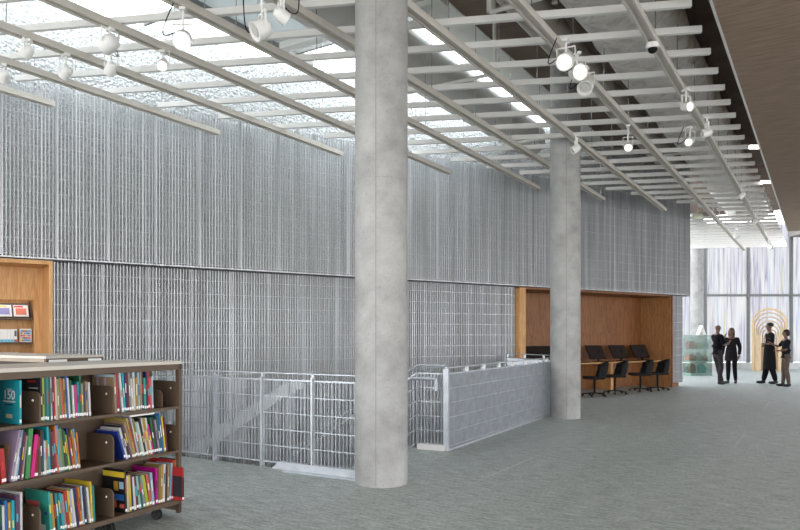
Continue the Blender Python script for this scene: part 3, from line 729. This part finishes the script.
ep = MB(); ep.box(-.03, 0, 0, .035, .03, 1.262); ep.box(-.03, 0, BD-.035, BD, .03, 1.262); ep.box(-.03, 0, 0, BD, .05, .2); ep.box(-.03, 0, 0, BD, 1.22, 1.262)
e = ep.build('end_panel', BROWN, bc)
MB().box(-.02, -.012, .035, BD-.035, .2, 1.22).build('end_glazing', GLASS, e)
ep = MB().box(-BL-.03, -BL, 0, BD, .03, 1.262).build('end_panel', BROWN, bc)
SB = [.03, .655, 1.235, 1.82]
for z in SZ:
    for s_ in SB:
        pts = [(.015, z)]+[(.015, z+.16)]+[(.015+.045*(1-math.cos(a)), z+.16+.045*math.sin(a)) for a in (R(30), R(60), R(90))]+[(.30, z+.205), (.30, z)]
        o = MB().prism(pts, 'x', -s_-.006, -s_+.006).build('shelf_bracket', BROWN, bc)
        MB().tube((-s_-.010, .085, z+.145), (-s_-.004, .085, z+.145), .008, n=10).build('screw_cap', SCREW, o)
z = SZ[0]; pts = [(.02, z), (.02, z+.11), (.05, z+.14), (.16, z+.14), (.16, z)]
o = MB().prism(pts, 'x', -.185, -.18).build('book_support', BROWN, bc)
for s_, yy in ((.17, .1), (.62, .1), (.70, .1), (1.25, .1), (1.7, .1), (.17, .54), (.9, .54), (1.7, .54)):
    o = MB().box(-s_-.03, -s_+.03, yy-.03, yy+.03, .10, .112).tube((-s_-.018, yy, .045), (-s_-.006, yy, .045), .045, n=16).tube((-s_+.006, yy, .045), (-s_+.018, yy, .045), .045, n=16).bar((-s_-.021, yy, .05), (-s_-.021, yy, .10), .04, .004).bar((-s_+.021, yy, .05), (-s_+.021, yy, .10), .04, .004)
    o.build('caster', RUBBER, bc, True)

CN = {'black': (.02, .02, .025), 'navy': (.02, .03, .12), 'royal blue': (.02, .05, .33), 'blue': (.03, .16, .50), 'sky blue': (.06, .38, .66), 'light blue': (.35, .55, .68), 'pale blue': (.50, .62, .70),
      'turquoise': (.02, .45, .55), 'teal': (.02, .30, .32), 'dark teal': (.01, .15, .17), 'mint': (.35, .62, .50), 'sea green': (.05, .42, .33), 'green': (.08, .33, .10), 'dark green': (.02, .14, .07), 'lime': (.42, .55, .04), 'olive': (.25, .22, .05),
      'white': (.78, .78, .78), 'cream': (.70, .64, .50), 'grey': (.32, .31, .30), 'tan': (.42, .30, .17), 'brown': (.17, .09, .05), 'dark brown': (.07, .04, .03), 'ochre': (.55, .30, .04), 'gold': (.55, .42, .12),
      'yellow': (.78, .55, .04), 'orange': (.75, .25, .03), 'orange red': (.62, .13, .04), 'coral': (.72, .13, .12), 'red': (.55, .03, .03), 'crimson': (.42, .02, .07), 'maroon': (.18, .02, .04), 'plum': (.14, .06, .13),
      'lilac': (.42, .31, .45), 'lavender': (.55, .52, .68), 'magenta': (.55, .01, .26), 'hot pink': (.80, .02, .28), 'red brown': (.28, .06, .03)}
# (px at base, px at top, y of top, colour, depth, thickness factor)
TOP3 = [(-30,-30,380,'blue'),(-26,-26,384,'white'),(-21,-21,380,'crimson'),(-16,-16,378,'grey'),(-11,-11,381,'red'),(-7,-7,379,'navy'),(-3,-3,381,'maroon'),(20.5,20.5,380,'turquoise',.22)]
TOP2 = [(42.0,41,377,'black',.25),(44,43.0,377.5,'lime'),(46.2,45.2,373.5,'dark teal'),(48.2,47.2,374.5,'teal'),(50.2,49.4,374.5,'dark green'),(52,50.6,374,'lavender'),(53.6,52.6,375.5,'maroon'),(55,54,374,'red'),(57,55.2,374.6,'cream'),(59,57.5,378.5,'tan'),(61,59,377,'green'),(63.6,60.4,378,'coral'),(66,63.5,378,'ochre'),(68,65.8,373.8,'blue'),(70,67.5,377.5,'white'),(72,70.2,380,'dark green'),(74.2,72.6,385,'white'),(76.6,75.2,384.5,'hot pink'),(78.8,77.8,381.5,'teal'),(81,80,375,'dark green',.28),(83,82,383,'grey'),(85,84,384,'dark brown'),(87.2,86,381,'tan'),(90.2,88.8,382,'white')]
TOP1 = [(116,114.5,374,'tan',.24),(118.5,116.2,373,'crimson'),(123.2,119.5,371,'white',.24),(125.2,122.5,371,'turquoise'),(127,124.8,369.5,'navy'),(128.8,126.6,370,'maroon'),(130.8,128.8,371.5,'grey'),(133,131.2,378,'cream'),(135,133.4,371,'white'),(137.4,136.2,377,'ochre'),(139.6,138.2,372,'light blue'),(141.6,140.6,370,'tan'),(143.4,142,370,'black'),(145.6,144.4,377.5,'sea green'),(147.6,146.4,371.5,'navy'),(149.4,148,371,'red'),(151.2,150,378,'coral'),(153,152,376,'pale blue')]
MID3 = [(-22,-20,436,'blue'),(-17,-15,434,'white'),(-12,-10,436,'teal'),(-7,-5,440,'brown'),(4.2,1.5,448,'red'),(11.5,20,430.5,'lilac',.25),(14.0,21.5,438,'white'),(16.2,22.8,430,'light blue'),(18.2,24.0,430,'navy'),(20.2,25.5,433,'maroon'),(22.2,27.3,436,'grey'),(27.4,31.2,427,'green'),(32.2,36.8,435,'hot pink'),(36,39.8,437,'crimson'),(40.5,41.6,430,'dark brown'),(43.5,42.5,432,'dark teal'),(45.6,44.3,440,'white'),(47.8,46.2,440,'tan'),(50,47.5,426,'turquoise',.25),(52.2,49.8,428,'dark brown'),(54.4,51.6,431,'maroon'),(56.4,53.4,430,'crimson'),(58.4,55.2,425,'orange'),(60.2,56.8,424.5,'sky blue'),(62.2,58.4,428,'tan'),(64.2,60.2,427,'green'),(66.2,62.2,428,'dark brown'),(68.2,64,430,'dark green'),(70.2,65.6,434,'lime'),(72,67,428,'navy'),(74.4,69.2,436,'orange red'),(76.4,71.6,429,'ochre'),(78.2,73.2,428,'sky blue'),(79.8,76.6,432,'orange')]
MID1 = [(125.5,117.5,430,'royal blue',.24),(127.5,119.6,427,'white'),(129.6,121.0,424,'black'),(131.6,122.6,424,'plum'),(133.6,124.4,421,'tan'),(135.6,126.6,417,'gold',.26),(137.4,128.6,421,'red brown'),(139,130.6,416,'lavender'),(140.8,133,418,'olive'),(142.6,135.4,421,'mint'),(144.4,137.4,421,'white'),(146.2,139.2,417,'black'),(148,141.2,417,'cream'),(150,143.4,417,'ochre'),(151.8,145.4,417,'white'),(153.6,147.8,424,'hot pink'),(155.6,150.4,417,'dark green'),(157.6,152.8,417,'dark brown'),(159.6,155,419,'lilac'),(161.4,157,415,'dark teal'),(163.2,158.8,413,'blue'),(165.4,161.6,416,'yellow'),(167.2,164.2,417,'maroon')]
BOT3 = [(-20,-20,505,'orange'),(-14,-14,502,'grey'),(-8,-8,506,'green'),(-4,-4,500,'navy'),(1.5,0,506,'dark green'),(4.2,3,505,'white'),(7,5.6,500,'blue'),(10,9,502,'ochre'),(13.6,12.8,500,'turquoise'),(17.5,17.2,495,'plum'),(21.5,21.3,491,'white')]
BOT2 = [(51.8,49,491,'sea green',.25),(54.6,51.2,492,'ochre'),(57,53.4,493,'black'),(59.4,55.6,492,'teal'),(61.8,58,492,'dark teal'),(64,60,492,'turquoise'),(66.2,62.2,493,'grey'),(69,64.6,490,'red'),(71.6,67.4,489,'yellow'),(73.6,69.4,490,'lavender'),(75.8,71.4,488,'white'),(78,74,487,'navy'),(80.4,76,486,'red brown'),(82.2,78.2,486,'orange'),(84,80.8,485,'pale blue'),(86,83.2,486,'navy'),(90.6,87,486,'white'),(92.6,90.4,481,'yellow',.28),(94.6,93,485,'teal')]
BOT1 = [(126.4,125,469,'black',.24),(128.4,127.2,475,'cream'),(131,129.2,474,'yellow'),(133,131,474,'navy'),(135.4,133,476,'white'),(138,134.6,475,'maroon'),(140.4,136.6,475,'mint'),(142.6,138.8,475,'dark teal'),(144.8,140.6,475,'grey'),(148,142.8,474,'lime'),(151,146.8,473,'coral'),(153.6,150.8,472,'light blue'),(157,156.6,467.5,'magenta',.27),(159.4,159.8,466,'olive'),(161.6,162,465,'ochre'),(163.8,164.8,464,'white'),(166,166.4,466,'dark brown'),(168,168.8,464,'tan'),(170,172.0,463,'light blue'),(172.4,173.4,456.5,'red',.27),(174.4,175.6,460,'ochre'),(176,177.4,458,'black')]
used = set(); nbook = [0]
def book_mesh(t, h, d, colr, lean, decor=None):
    col = CN[colr]; T = Matrix.Rotation(lean, 4, 'Y')
    b = MB(); ct_ = min(.0025, t*.2)
    b.box(-t/2, -t/2+ct_, 0, d, 0, h, T); b.box(t/2-ct_, t/2, 0, d, 0, h, T); b.box(-t/2+ct_, t/2-ct_, 0, .002, 0, h, T)
    o = b.build('book', colmat(tuple(c*.68 for c in col)))  # covers darkened throughout, shelf shadow put into their colour
    MB().box(-t/2+ct_, t/2-ct_, .003, d-.004, .003, h-.003, T).build('pages', PAPER, o)
    r_ = random.Random(int(h*1e6)+int(t*1e6))
    if r_.random() < .8: zl = r_.uniform(.006, .016); MB().box(-t/2+.0006, t/2-.0006, -.0008, -.0001, zl, zl+.02, T).build('spine_label', STICK, o)
    if t > .009 and r_.random() < .8:
        c2 = CN[r_.choice(['white', 'black', 'cream', 'yellow', 'navy', 'red', 'turquoise'])]
        z0 = h*r_.uniform(.35, .5); MB().box(-t*.22, t*.22, -.0008, -.0001, z0, z0+h*r_.uniform(.15, .35), T).build('spine_title', colmat(c2), o)
    return o, T
BOOKS = []
def shelf_books(lst, z, sname, bay, off=.03):
    n = len(lst)
    for i, e in enumerate(lst):
        pb, pt, ytop, cn = e[:4]; d = e[4] if len(e) > 4 else .20+.03*math.sin(i*2.7)
        sb = sof(pb, off); st_ = sof(pt, off)
        P = F0-BU*sb+BN*off
        h = EYE-(ytop-HY)*P.y/FPX-z
        h = max(.12, min(h, .33))
        if i+1 < n: gap = sb-sof(lst[i+1][0], off)
        else: gap = .016
        if i > 0: gap2 = sof(lst[i-1][0], off)-sb
        else: gap2 = .02
        g_ = min(gap, gap2)
        lean = math.atan2(-(st_-sb), h)      # + = top moves to +x
        hh_ = h/max(.8, math.cos(lean))
        t = max(.005, min(.03, g_*math.cos(lean)*.9))
        o, T = book_mesh(t, hh_-.004, d, cn, lean)
        o.location = P+Vector((0, 0, z+.001+abs(math.sin(lean))*t/2)); o.rotation_euler.z = BA
        L1 = lst[i-1][3] if i > 0 else None; L2 = lst[i+1][3] if i+1 < n else None
        lean_w = 'leaning left ' if lean < -.1 else 'leaning right ' if lean > .1 else ''
        if L1 and L2: lb = f'{cn} picture book {lean_w}on {sname} shelf, between {L1} and {L2}'
        elif L2: lb = f'{cn} picture book {lean_w}first in the {bay} bay of the {sname} shelf'
        else: lb = f'{cn} picture book {lean_w}last in the {bay} bay of the {sname} shelf'
        if lb in used: lb = f'{cn} picture book {lean_w}{ordw(i) if i else "first"} from left in the {bay} {sname} bay'
        used.add(lb); tag(o, lb, 'book', f'picture books on the {sname} shelf'); BOOKS.append(o)
        o['_k'] = 0; del o['_k']
        e_ = (o, t, hh_-.004, d, T); globals().setdefault('BK', {})[(sname, bay, i)] = e_
for lst, zi, sn, bay in ((TOP3, 0, 'top', 'left'), (TOP2, 0, 'top', 'middle'), (TOP1, 0, 'top', 'right'), (MID3, 1, 'middle', 'left'), (MID1, 1, 'middle', 'right'), (BOT3, 2, 'bottom', 'left'), (BOT2, 2, 'bottom', 'middle'), (BOT1, 2, 'bottom', 'right')):
    shelf_books(lst, SZ[zi], sn, bay)
# special covers
def deco(key, rects):
    o, t, h, d, T = BK[key]
    for k, (y0, y1, z0, z1, c_) in enumerate(rects):   # fractions from spine, from bottom
        MB().box(-t/2-.0012, -t/2-.0001, d*y0, d*y1, h*z0, h*z1, T).build('cover_patch', colmat(CN[c_]), o)
def textmesh(s, size, name, m, parent, M):
    cu = bpy.data.curves.new(name, 'FONT'); cu.body = s; cu.size = size; cu.extrude = .0006
    cu.offset = size*.012; cu.align_x = 'CENTER'
    to = bpy.data.objects.new('t', cu); COL.objects.link(to); bpy.context.view_layer.update()
    me = bpy.data.meshes.new_from_object(to.evaluated_get(bpy.context.evaluated_depsgraph_get())); bpy.data.objects.remove(to)
    me.transform(M); me.materials.clear(); me.materials.append(m); o = bpy.data.objects.new(name, me); COL.objects.link(o); o.parent = parent; return o
o, t, h, d, T = BK[('top', 'left', 7)]
o['label'] = 'turquoise book with 150 on its cover at the left end of the top shelf'
M = T @ Matrix.Translation((-t/2-.0008, d*.5, h*.56)) @ Matrix(((0, 0, -1, 0), (-1, 0, 0, 0), (0, 1, 0, 0), (0, 0, 0, 1)))
textmesh('150', .085, 'cover_number', STICK, o, M)
deco(('top', 'left', 7), [(.2, .8, .49, .525, 'white'), (.35, .65, .13, .22, 'cream'), (.3, .7, .42, .45, 'navy'), (.38, .62, .78, .80, 'white')])
deco(('top', 'middle', 0), [(.2, .55, .88, .93, 'red'), (.1, .5, .74, .77, 'grey'), (.4, .9, .60, .64, 'lime'), (.15, .35, .55, .6, 'white')])
BK[('top', 'middle', 0)][0]['label'] = 'black book with red and green lettering behind the left bracket, top shelf'
deco(('top', 'right', 0), [(.35, .45, .6, .9, 'lilac'), (.7, .8, .62, .92, 'lilac'), (0, .9, .93, 1, 'pale blue')])
BK[('top', 'right', 0)][0]['label'] = 'tan book with two pink figures on its cover behind the right bracket, top shelf'
deco(('middle', 'left', 5), [(.25, 1, .05, .7, 'tan'), (.5, 1, .5, .68, 'dark green')])
deco(('bottom', 'middle', 0), [(.4, .95, .62, .74, 'coral'), (.08, .2, .45, .52, 'royal blue'), (.2, .4, .06, .2, 'white')])
BK[('bottom', 'middle', 0)][0]['label'] = 'sea green book with cover facing left, first on the bottom shelf middle bay'
deco(('bottom', 'right', 0), [(0, 1, .82, .95, 'yellow'), (.05, .25, .55, .72, 'light blue'), (.3, .5, .5, .72, 'ochre'), (.05, .5, .28, .42, 'blue'), (.4, .7, .1, .28, 'orange red'), (.05, .25, .1, .2, 'coral')])
BK[('bottom', 'right', 0)][0]['label'] = 'black patterned book with a yellow band, cover facing left, bottom shelf right bay'
# white book lying on the leaning ones, and the red one jutting out
o = MB().box(-.12, .12, 0, .2, 0, .014).build('book', colmat(CN['white'])); place(o, F0-BU*.36+BN*.05+Vector((0, 0, SZ[1]+.315)), BA)
tag(o, 'white book lying flat on top of the leaning books on the middle shelf', 'book', 'picture books on the middle shelf')
MB().box(-.118, .118, -.001, -.0001, .003, .011).build('pages', PAPER, o)
o, T = book_mesh(.018, .27, .24, 'red', 0)[0:2]; place(o, F0-BU*.055+BN*(-.075)+Vector((0, 0, SZ[2]+.001)), BA)
tag(o, 'red and black book jutting out at the right end of the bottom shelf', 'book', 'picture books on the bottom shelf')
MB().box(-.0105, -.0092, .005, .2, .03, .2).build('cover_patch', colmat(CN['black']), o)
MB().box(-.0085, .0085, -.002, -.0009, .03, .19).build('spine_title', colmat(CN['black']), o)

# ------------------------------------------------------------------ second bookcase
N2 = Vector((-3.54, 6.76, 0)); DU = Vector((-BU.y, BU.x, 0)); 
b2 = thing('rolling_bookcase', 'second low bookcase with white label holders behind the rolling one', 'bookcase', N2, BA)
LN = 2.5
MB().box(-.01, .68, -.01, LN, 1.262, 1.288).build('top', TOPM, b2, bevel=.004)
MB().box(0, .67, .0, .03, .05, 1.262).build('end_panel', BROWN, b2)
MB().box(0, .67, LN-.03, LN, .05, 1.262).build('end_panel', BROWN, b2)
MB().box(.33, .345, .03, LN-.03, .15, 1.26).build('centre_panel', BROWN, b2)
for z in SZ: MB().box(0, .67, .03, LN-.03, z-.022, z).build('shelf', BROWN, b2)
MB().box(0, .03, .03, LN-.03, 1.225, 1.262).build('top_rail', mat('tan_laminate', (.38, .31, .24)), b2)
MB().box(.03, .23, -.006, 0, 1.205, 1.25).build('label_holder', STICK, b2); MB().box(.48, .64, -.006, 0, 1.205, 1.25).build('label_holder', STICK, b2)
for x in (.08, .58):
    for y in (.1, LN-.1): MB().tube((x-.015, y, .045), (x+.015, y, .045), .045, n=16).box(x-.02, x+.02, y-.02, y+.02, .04, .125).build('caster', RUBBER, b2)
names = ['black', 'ochre', 'grey', 'navy', 'cream', 'dark brown', 'orange', 'teal', 'plum', 'tan', 'black', 'yellow', 'white', 'maroon', 'blue', 'brown', 'coral', 'green', 'grey', 'navy', 'white', 'red', 'gold', 'black']
for i, cn in enumerate(names):
    t = .022; o = MB().box(0, .2, -t/2, t/2, 0, .24+.03*math.sin(i*1.9)).build('book', colmat(CN[cn]))
    place(o, N2+BU*.03+BN*(.35+i*.03)+Vector((0, 0, SZ[0]+.001)), BA)
    nx = names[i+1] if i+1 < len(names) else 'shelf gap'; pv = names[i-1] if i else 'shelf end'
    tag(o, f'{cn} book in the second bookcase, between the {pv} and the {nx}', 'book', 'books in the second bookcase')
    MB().box(-.001, 0, -t/2+.002, t/2-.002, .02, .05).build('spine_label', STICK, o)

# ------------------------------------------------------------------ people
def skin_mesh(name, verts, edges, rad, m, parent, root=0, sub=2):
    me = bpy.data.meshes.new(name); me.from_pydata(verts, edges, []); o = bpy.data.objects.new(name, me); COL.objects.link(o)
    md = o.modifiers.new('s', 'SKIN'); md.use_smooth_shade = True
    for i, r_ in enumerate(rad):
        sv = me.skin_vertices[0].data[i]; sv.radius = r_ if isinstance(r_, tuple) else (r_, r_); sv.use_root = (i == root)
    if sub: sd = o.modifiers.new('b', 'SUBSURF'); sd.levels = sub; sd.render_levels = sub
    bpy.context.view_layer.update()
    ev = bpy.data.meshes.new_from_object(o.evaluated_get(bpy.context.evaluated_depsgraph_get()))
    bpy.data.objects.remove(o); ev.materials.clear(); ev.materials.append(m)
    for p in ev.polygons: p.use_smooth = True
    ev.name = name; r_ = bpy.data.objects.new(name, ev); COL.objects.link(r_); r_.parent = parent; return r_
def person(label, loc, face, H, arms, legs, skin, top, bottom, hair, shoes=(.015, .015, .015), female=False, coat=0, headturn=0, robe=False):
    """local frame: faces +y, x = own right side... all lengths scaled from a 1.75 m figure"""
    k = H/1.75; root = thing('person', label, 'person', loc, face)
    S = lambda v: tuple(c*k for c in v)
    sh = .165 if female else .19; hip = .09
    V = []; E = []; RD = []; idx = {}
    def add(nm, v, r_, par=None):
        idx[nm] = len(V); V.append(S(v)); RD.append((r_[0]*k, r_[1]*k) if isinstance(r_, tuple) else r_*k)
        if par: E.append((idx[par], idx[nm]))
    add('pelvis', (0, 0, 1.0), (.115, .095)); add('waist', (0, .0, 1.12), (.115, .085), 'pelvis'); add('chest', (0, .0, 1.28), (.14, .10), 'waist'); add('upper', (0, -.005, 1.40), (.10, .075), 'chest')
    add('neck', (0, 0, 1.50), .048, 'upper'); add('skull0', (0, .015, 1.58), (.062, .072), 'neck'); add('skull1', (0, .01, 1.66), (.075, .092), 'skull0'); add('skull2', (0, .0, 1.72), (.055, .07), 'skull1')
    fing = []
    for sd, s_ in (('R', 1), ('L', -1)):
        el, wr, hd_ = arms[sd]
        add('sh'+sd, (s_*sh, -.01, 1.40), .052, 'upper'); add('el'+sd, el, .038, 'sh'+sd); add('wr'+sd, wr, .024, 'el'+sd)
        w = Vector(wr); dr = (Vector(hd_)-w).normalized(); add('pm'+sd, tuple(w+dr*.06), (.034, .018), 'wr'+sd)
        side = dr.cross(Vector((0, 0, 1)));  side = Vector((1, 0, 0)) if side.length < .3 else side.normalized()
        fing.append((w, dr, side, s_))
        kn, an = legs[sd]
        add('hp'+sd, (s_*hip, 0, .84), .072, 'pelvis'); add('kn'+sd, kn, .055, 'hp'+sd); add('cf'+sd, tuple((Vector(kn)*.62+Vector(an)*.38)+Vector((0, -.015, 0))), .052, 'kn'+sd); add('an'+sd, an, .034, 'cf'+sd)
        f = Vector(an)+Vector((0, .10, -.05)); add('ft'+sd, tuple(f), .03, 'an'+sd)
    # fingers, rooted in the palm, part of the same body mesh
    for w, dr, side, s_ in fing:
        pi = [i for i, v in enumerate(V) if (Vector(v)-(w+dr*.06)*k).length < 1e-5][0]
        for j, (o_, ln) in enumerate(((-.026, .062), (-.009, .072), (.009, .068), (.026, .052))):
            b0 = w+dr*.095+side*o_; b1 = b0+dr*ln*.55; b2_ = b1+(dr*.8+Vector((0, 0, -.3))).normalized()*ln*.45
            for q_, r_ in ((b0, .0095), (b1, .0085), (b2_, .007)):
                V.append(tuple(q_*k)); RD.append(r_*k); E.append((pi if q_ is b0 else len(V)-2, len(V)-1))
        th0 = w+dr*.03-side*.032; th1 = th0+(dr*.7-side*.7).normalized()*.035; th2 = th1+dr*.025
        for n_, q_ in enumerate((th0, th1, th2)):
            V.append(tuple(q_*k)); RD.append(.0095*k); E.append((pi if n_ == 0 else len(V)-2, len(V)-1))
    skm = mat('skin_'+('%02d' % int(skin[0]*100)), skin, .55, 0, .05)
    body = skin_mesh('body', V, E, RD, skm, root)
    # face
    nb = MB(); nb.prism([(.080, 1.60), (.112, 1.605), (.088, 1.665)], 'x', -.012, .012)
    bmesh.ops.scale(nb.b, vec=(k, k, k), verts=nb.b.verts); nb.build('nose', skm, body, True)
    for s_ in (-1, 1):
        MB().ball(S((s_*.03, .092, 1.655)), .011*k, .006*k, .008*k, 8).build('eye', BLACK, body)
        MB().ball(S((s_*.078, .0, 1.635)), .01*k, .018*k, .03*k, 8).build('ear', skm, body)
    MB().ball(S((0, .088, 1.58)), .022*k, .006*k, .006*k, 8).build('mouth', mat('lip', (.25, .08, .07)), body)
    # clothes
    def sub(names_, extra, nm, m_, rscale=1.0, more=()):
        mp = {n_: i for i, n_ in enumerate(names_)}
        vv = [V[idx[n_]] for n_ in names_]; ee = [(mp[a], mp[b_]) for a, b_ in [(n1, n2) for n1 in names_ for n2 in names_] if (idx[a], idx[b_]) in E]
        rr_ = [tuple(c*rscale+extra*k for c in (RD[idx[n_]] if isinstance(RD[idx[n_]], tuple) else (RD[idx[n_]],)*2)) for n_ in names_]
        for par_, v_, r2_ in more: ee.append((mp[par_], len(vv))); vv.append(S(v_)); rr_.append(tuple(c*k for c in r2_))
        return skin_mesh(nm, vv, ee, rr_, m_, root)
    topm = mat('cloth_%s' % str(top), top, .9, 0, .12, 20, spec=.05); botm = mat('cloth_%s' % str(bottom), bottom, .9, 0, .12, 20, spec=.05)
    lng = coat in (1, 2)
    nm = ['pelvis', 'waist', 'chest', 'upper', 'shR', 'shL', 'elR', 'elL'] + (['wrR', 'wrL'] if lng else [])
    sub(nm, .016 if not lng else .024, 'shirt' if not lng else 'jacket', topm, 1.0, [('pelvis', (0, 0, .88), (.135, .115))])
    sub(['pelvis', 'hpR', 'hpL', 'knR', 'knL', 'cfR', 'cfL', 'anR', 'anL'], .018 if not robe else .032, 'trousers', botm, 1.0, [('pelvis', (0, 0, 1.09), (.125, .10))])
    if robe or coat == 2:
        zb = .42 if robe else .72
        b = MB(); n = 24; rings = []
        for z, rx, ry in ((1.12, .15, .125), (.95, .17, .145), (.75, .19, .155), (zb, .20, .165)):
            rings.append([b.b.verts.new(S((rx*math.cos(a)*(1+.05*math.cos(5*a)), ry*math.sin(a), z))) for a in [2*math.pi*i/n for i in range(n)]])
        for a_, c_ in zip(rings, rings[1:]):
            for i in range(n): b.b.faces.new((a_[i], a_[(i+1) % n], c_[(i+1) % n], c_[i]))
        b.b.faces.new(rings[0]); b.b.faces.new(rings[-1][::-1]); bmesh.ops.recalc_face_normals(b.b, faces=b.b.faces)
        b.build('tunic_skirt' if robe else 'jacket_hem', topm, root, True)
    for sd in ('R', 'L'):
        an = Vector(legs[sd][1]); b = MB()
        b.ball(((an.x)*k, (an.y+.07)*k, .042*k), .048*k, .135*k, .042*k, 14); b.ball((an.x*k, (an.y)*k, .07*k), .046*k, .06*k, .05*k, 12)
        for v in b.b.verts: v.co.z = max(v.co.z, 0)
        b.build('shoe', mat('shoe_dark', shoes, .5), root, True)
    if hair:
        hm = mat('hair_%s' % hair[0], {'dark': (.012, .009, .008), 'brown': (.06, .03, .02)}[hair[0]], .6, 0, .3, 40); b = MB()
        b.ball(S((0, -.018, 1.69)), .082*k, .098*k, .07*k, 18)
        if hair[1] == 'long':
            b.ball(S((0, -.055, 1.58)), .085*k, .06*k, .16*k, 16); b.ball(S((.07, -.01, 1.57)), .03*k, .05*k, .14*k, 12); b.ball(S((-.07, -.01, 1.57)), .03*k, .05*k, .14*k, 12)
        if hair[1] == 'bob':
            b.ball(S((0, -.04, 1.635)), .095*k, .085*k, .095*k, 16)
        b.build('hair', hm, root, True)
    return root
def hpos(px, py): v = at_z(px, py, 0); v.z = 0; return v
DK = (.012, .012, .014)
# arms: elbow, wrist, hand direction point; figure faces +y, +x is the figure's right... placed by rotation
person('bald man in a black polo shirt and grey trousers gesturing towards the long haired person', hpos(717.5, 384.3), R(-78), 1.83,
       {'R': ((.23, .02, 1.14), (.16, .24, 1.18), (.12, .32, 1.26)), 'L': ((-.22, .10, 1.16), (-.10, .30, 1.36), (-.08, .34, 1.46))},
       {'R': ((.10, .05, .50), (.11, -.02, .08)), 'L': ((-.10, .10, .50), (-.12, .24, .08))}, (.12, .065, .045), (.008, .008, .010), (.035, .03, .032), None)
person('person with long hair in a dark jacket and black trousers, left pair', hpos(731.5, 383.2), R(150), 1.72,
       {'R': ((.24, -.02, 1.12), (.26, .05, .88), (.26, .08, .80)), 'L': ((-.24, -.02, 1.12), (-.22, .10, .90), (-.21, .14, .82))},
       {'R': ((.09, .03, .50), (.10, .0, .08)), 'L': ((-.09, .03, .50), (-.12, .02, .08))}, (.12, .065, .045), (.016, .014, .016), (.008, .008, .010), ('brown', 'long'), female=True, coat=2)
person('man in a long black tunic standing sideways with hand on hip before the arches', hpos(769.5, 383.8), R(82), 1.88,
       {'R': ((.25, -.06, 1.15), (.14, .14, 1.08), (.04, .17, 1.07)), 'L': ((-.24, .02, 1.15), (-.08, .17, 1.14), (.04, .17, 1.15))},
       {'R': ((.10, .05, .50), (.12, .12, .08)), 'L': ((-.10, .0, .50), (-.12, -.12, .08))}, (.14, .075, .05), DK, (.010, .010, .012), ('dark', 'short'), robe=True)
person('woman with a dark bob and taupe trousers raising a hand, rightmost of the four', hpos(785.8, 386.5), R(80), 1.66,
       {'R': ((.22, .12, 1.22), (.16, .34, 1.30), (.14, .42, 1.36)), 'L': ((-.20, .04, 1.14), (-.14, .24, 1.10), (-.12, .32, 1.10))},
       {'R': ((.09, .03, .50), (.10, .05, .08)), 'L': ((-.09, .02, .50), (-.10, -.05, .08))}, (.16, .09, .06), (.014, .014, .018), (.11, .085, .07), ('dark', 'bob'), shoes=(.12, .09, .08), female=True)

# ------------------------------------------------------------------ light
w = bpy.data.worlds.new('sky'); SC.world = w; w.use_nodes = True; bg = w.node_tree.nodes['Background']; wn, wlk = w.node_tree.nodes, w.node_tree.links
tcw = wn.new('ShaderNodeTexCoord'); sx_ = wn.new('ShaderNodeSeparateXYZ'); wlk.new(tcw.outputs['Generated'], sx_.inputs[0])
mr = wn.new('ShaderNodeMapRange'); mr.inputs[1].default_value = -1; mr.inputs[2].default_value = 1; wlk.new(sx_.outputs[2], mr.inputs[0])
cr = wn.new('ShaderNodeValToRGB'); e_ = cr.color_ramp.elements       # hazy overcast: bright horizon, paler ground below
e_[0].position = 0; e_[0].color = (.50, .49, .47, 1); e_[1].position = 1; e_[1].color = (.30, .325, .36, 1)
for p_, c_ in ((.46, (.62, .61, .59)), (.5, (1, 1, 1)), (.62, (.95, .97, 1)), (.8, (.42, .45, .49))):
    k_ = e_.new(p_); k_.color = (*c_, 1)
wlk.new(mr.outputs[0], cr.inputs[0]); wlk.new(cr.outputs[0], bg.inputs[0]); bg.inputs[1].default_value = 4.2
def area(name, loc, rot, sx, sy, e, col=(1, 1, 1)):
    l = bpy.data.lights.new(name, 'AREA'); l.shape = 'RECTANGLE'; l.size = sx; l.size_y = sy; l.energy = e; l.color = col
    o = bpy.data.objects.new(name, l); COL.objects.link(o); o.location = loc; o.rotation_euler = rot; return o
# daylight above the skylight glass
c_ = rail_pt(-7.4, 10.5, CEIL+1.2)
area('skylight_daylight', c_, (0, 0, RA), 6.5, 12, 620, (.93, .97, 1))

cam = bpy.data.cameras.new('camera'); co = bpy.data.objects.new('camera', cam); COL.objects.link(co); SC.camera = co
co.location = (0, 0, EYE); co.rotation_euler = (R(90), 0, 0); cam.sensor_width = 36; cam.lens = FPX/800*36; cam.shift_y = (HY-265)/800
cam.clip_end = 200
SC.view_settings.view_transform = 'Standard'; SC.view_settings.look = 'None'; SC.view_settings.exposure = 0.5; SC.view_settings.gamma = 1
SC.cycles.use_denoising = True; SC.cycles.max_bounces = 8; SC.cycles.diffuse_bounces = 5; SC.cycles.transparent_max_bounces = 12
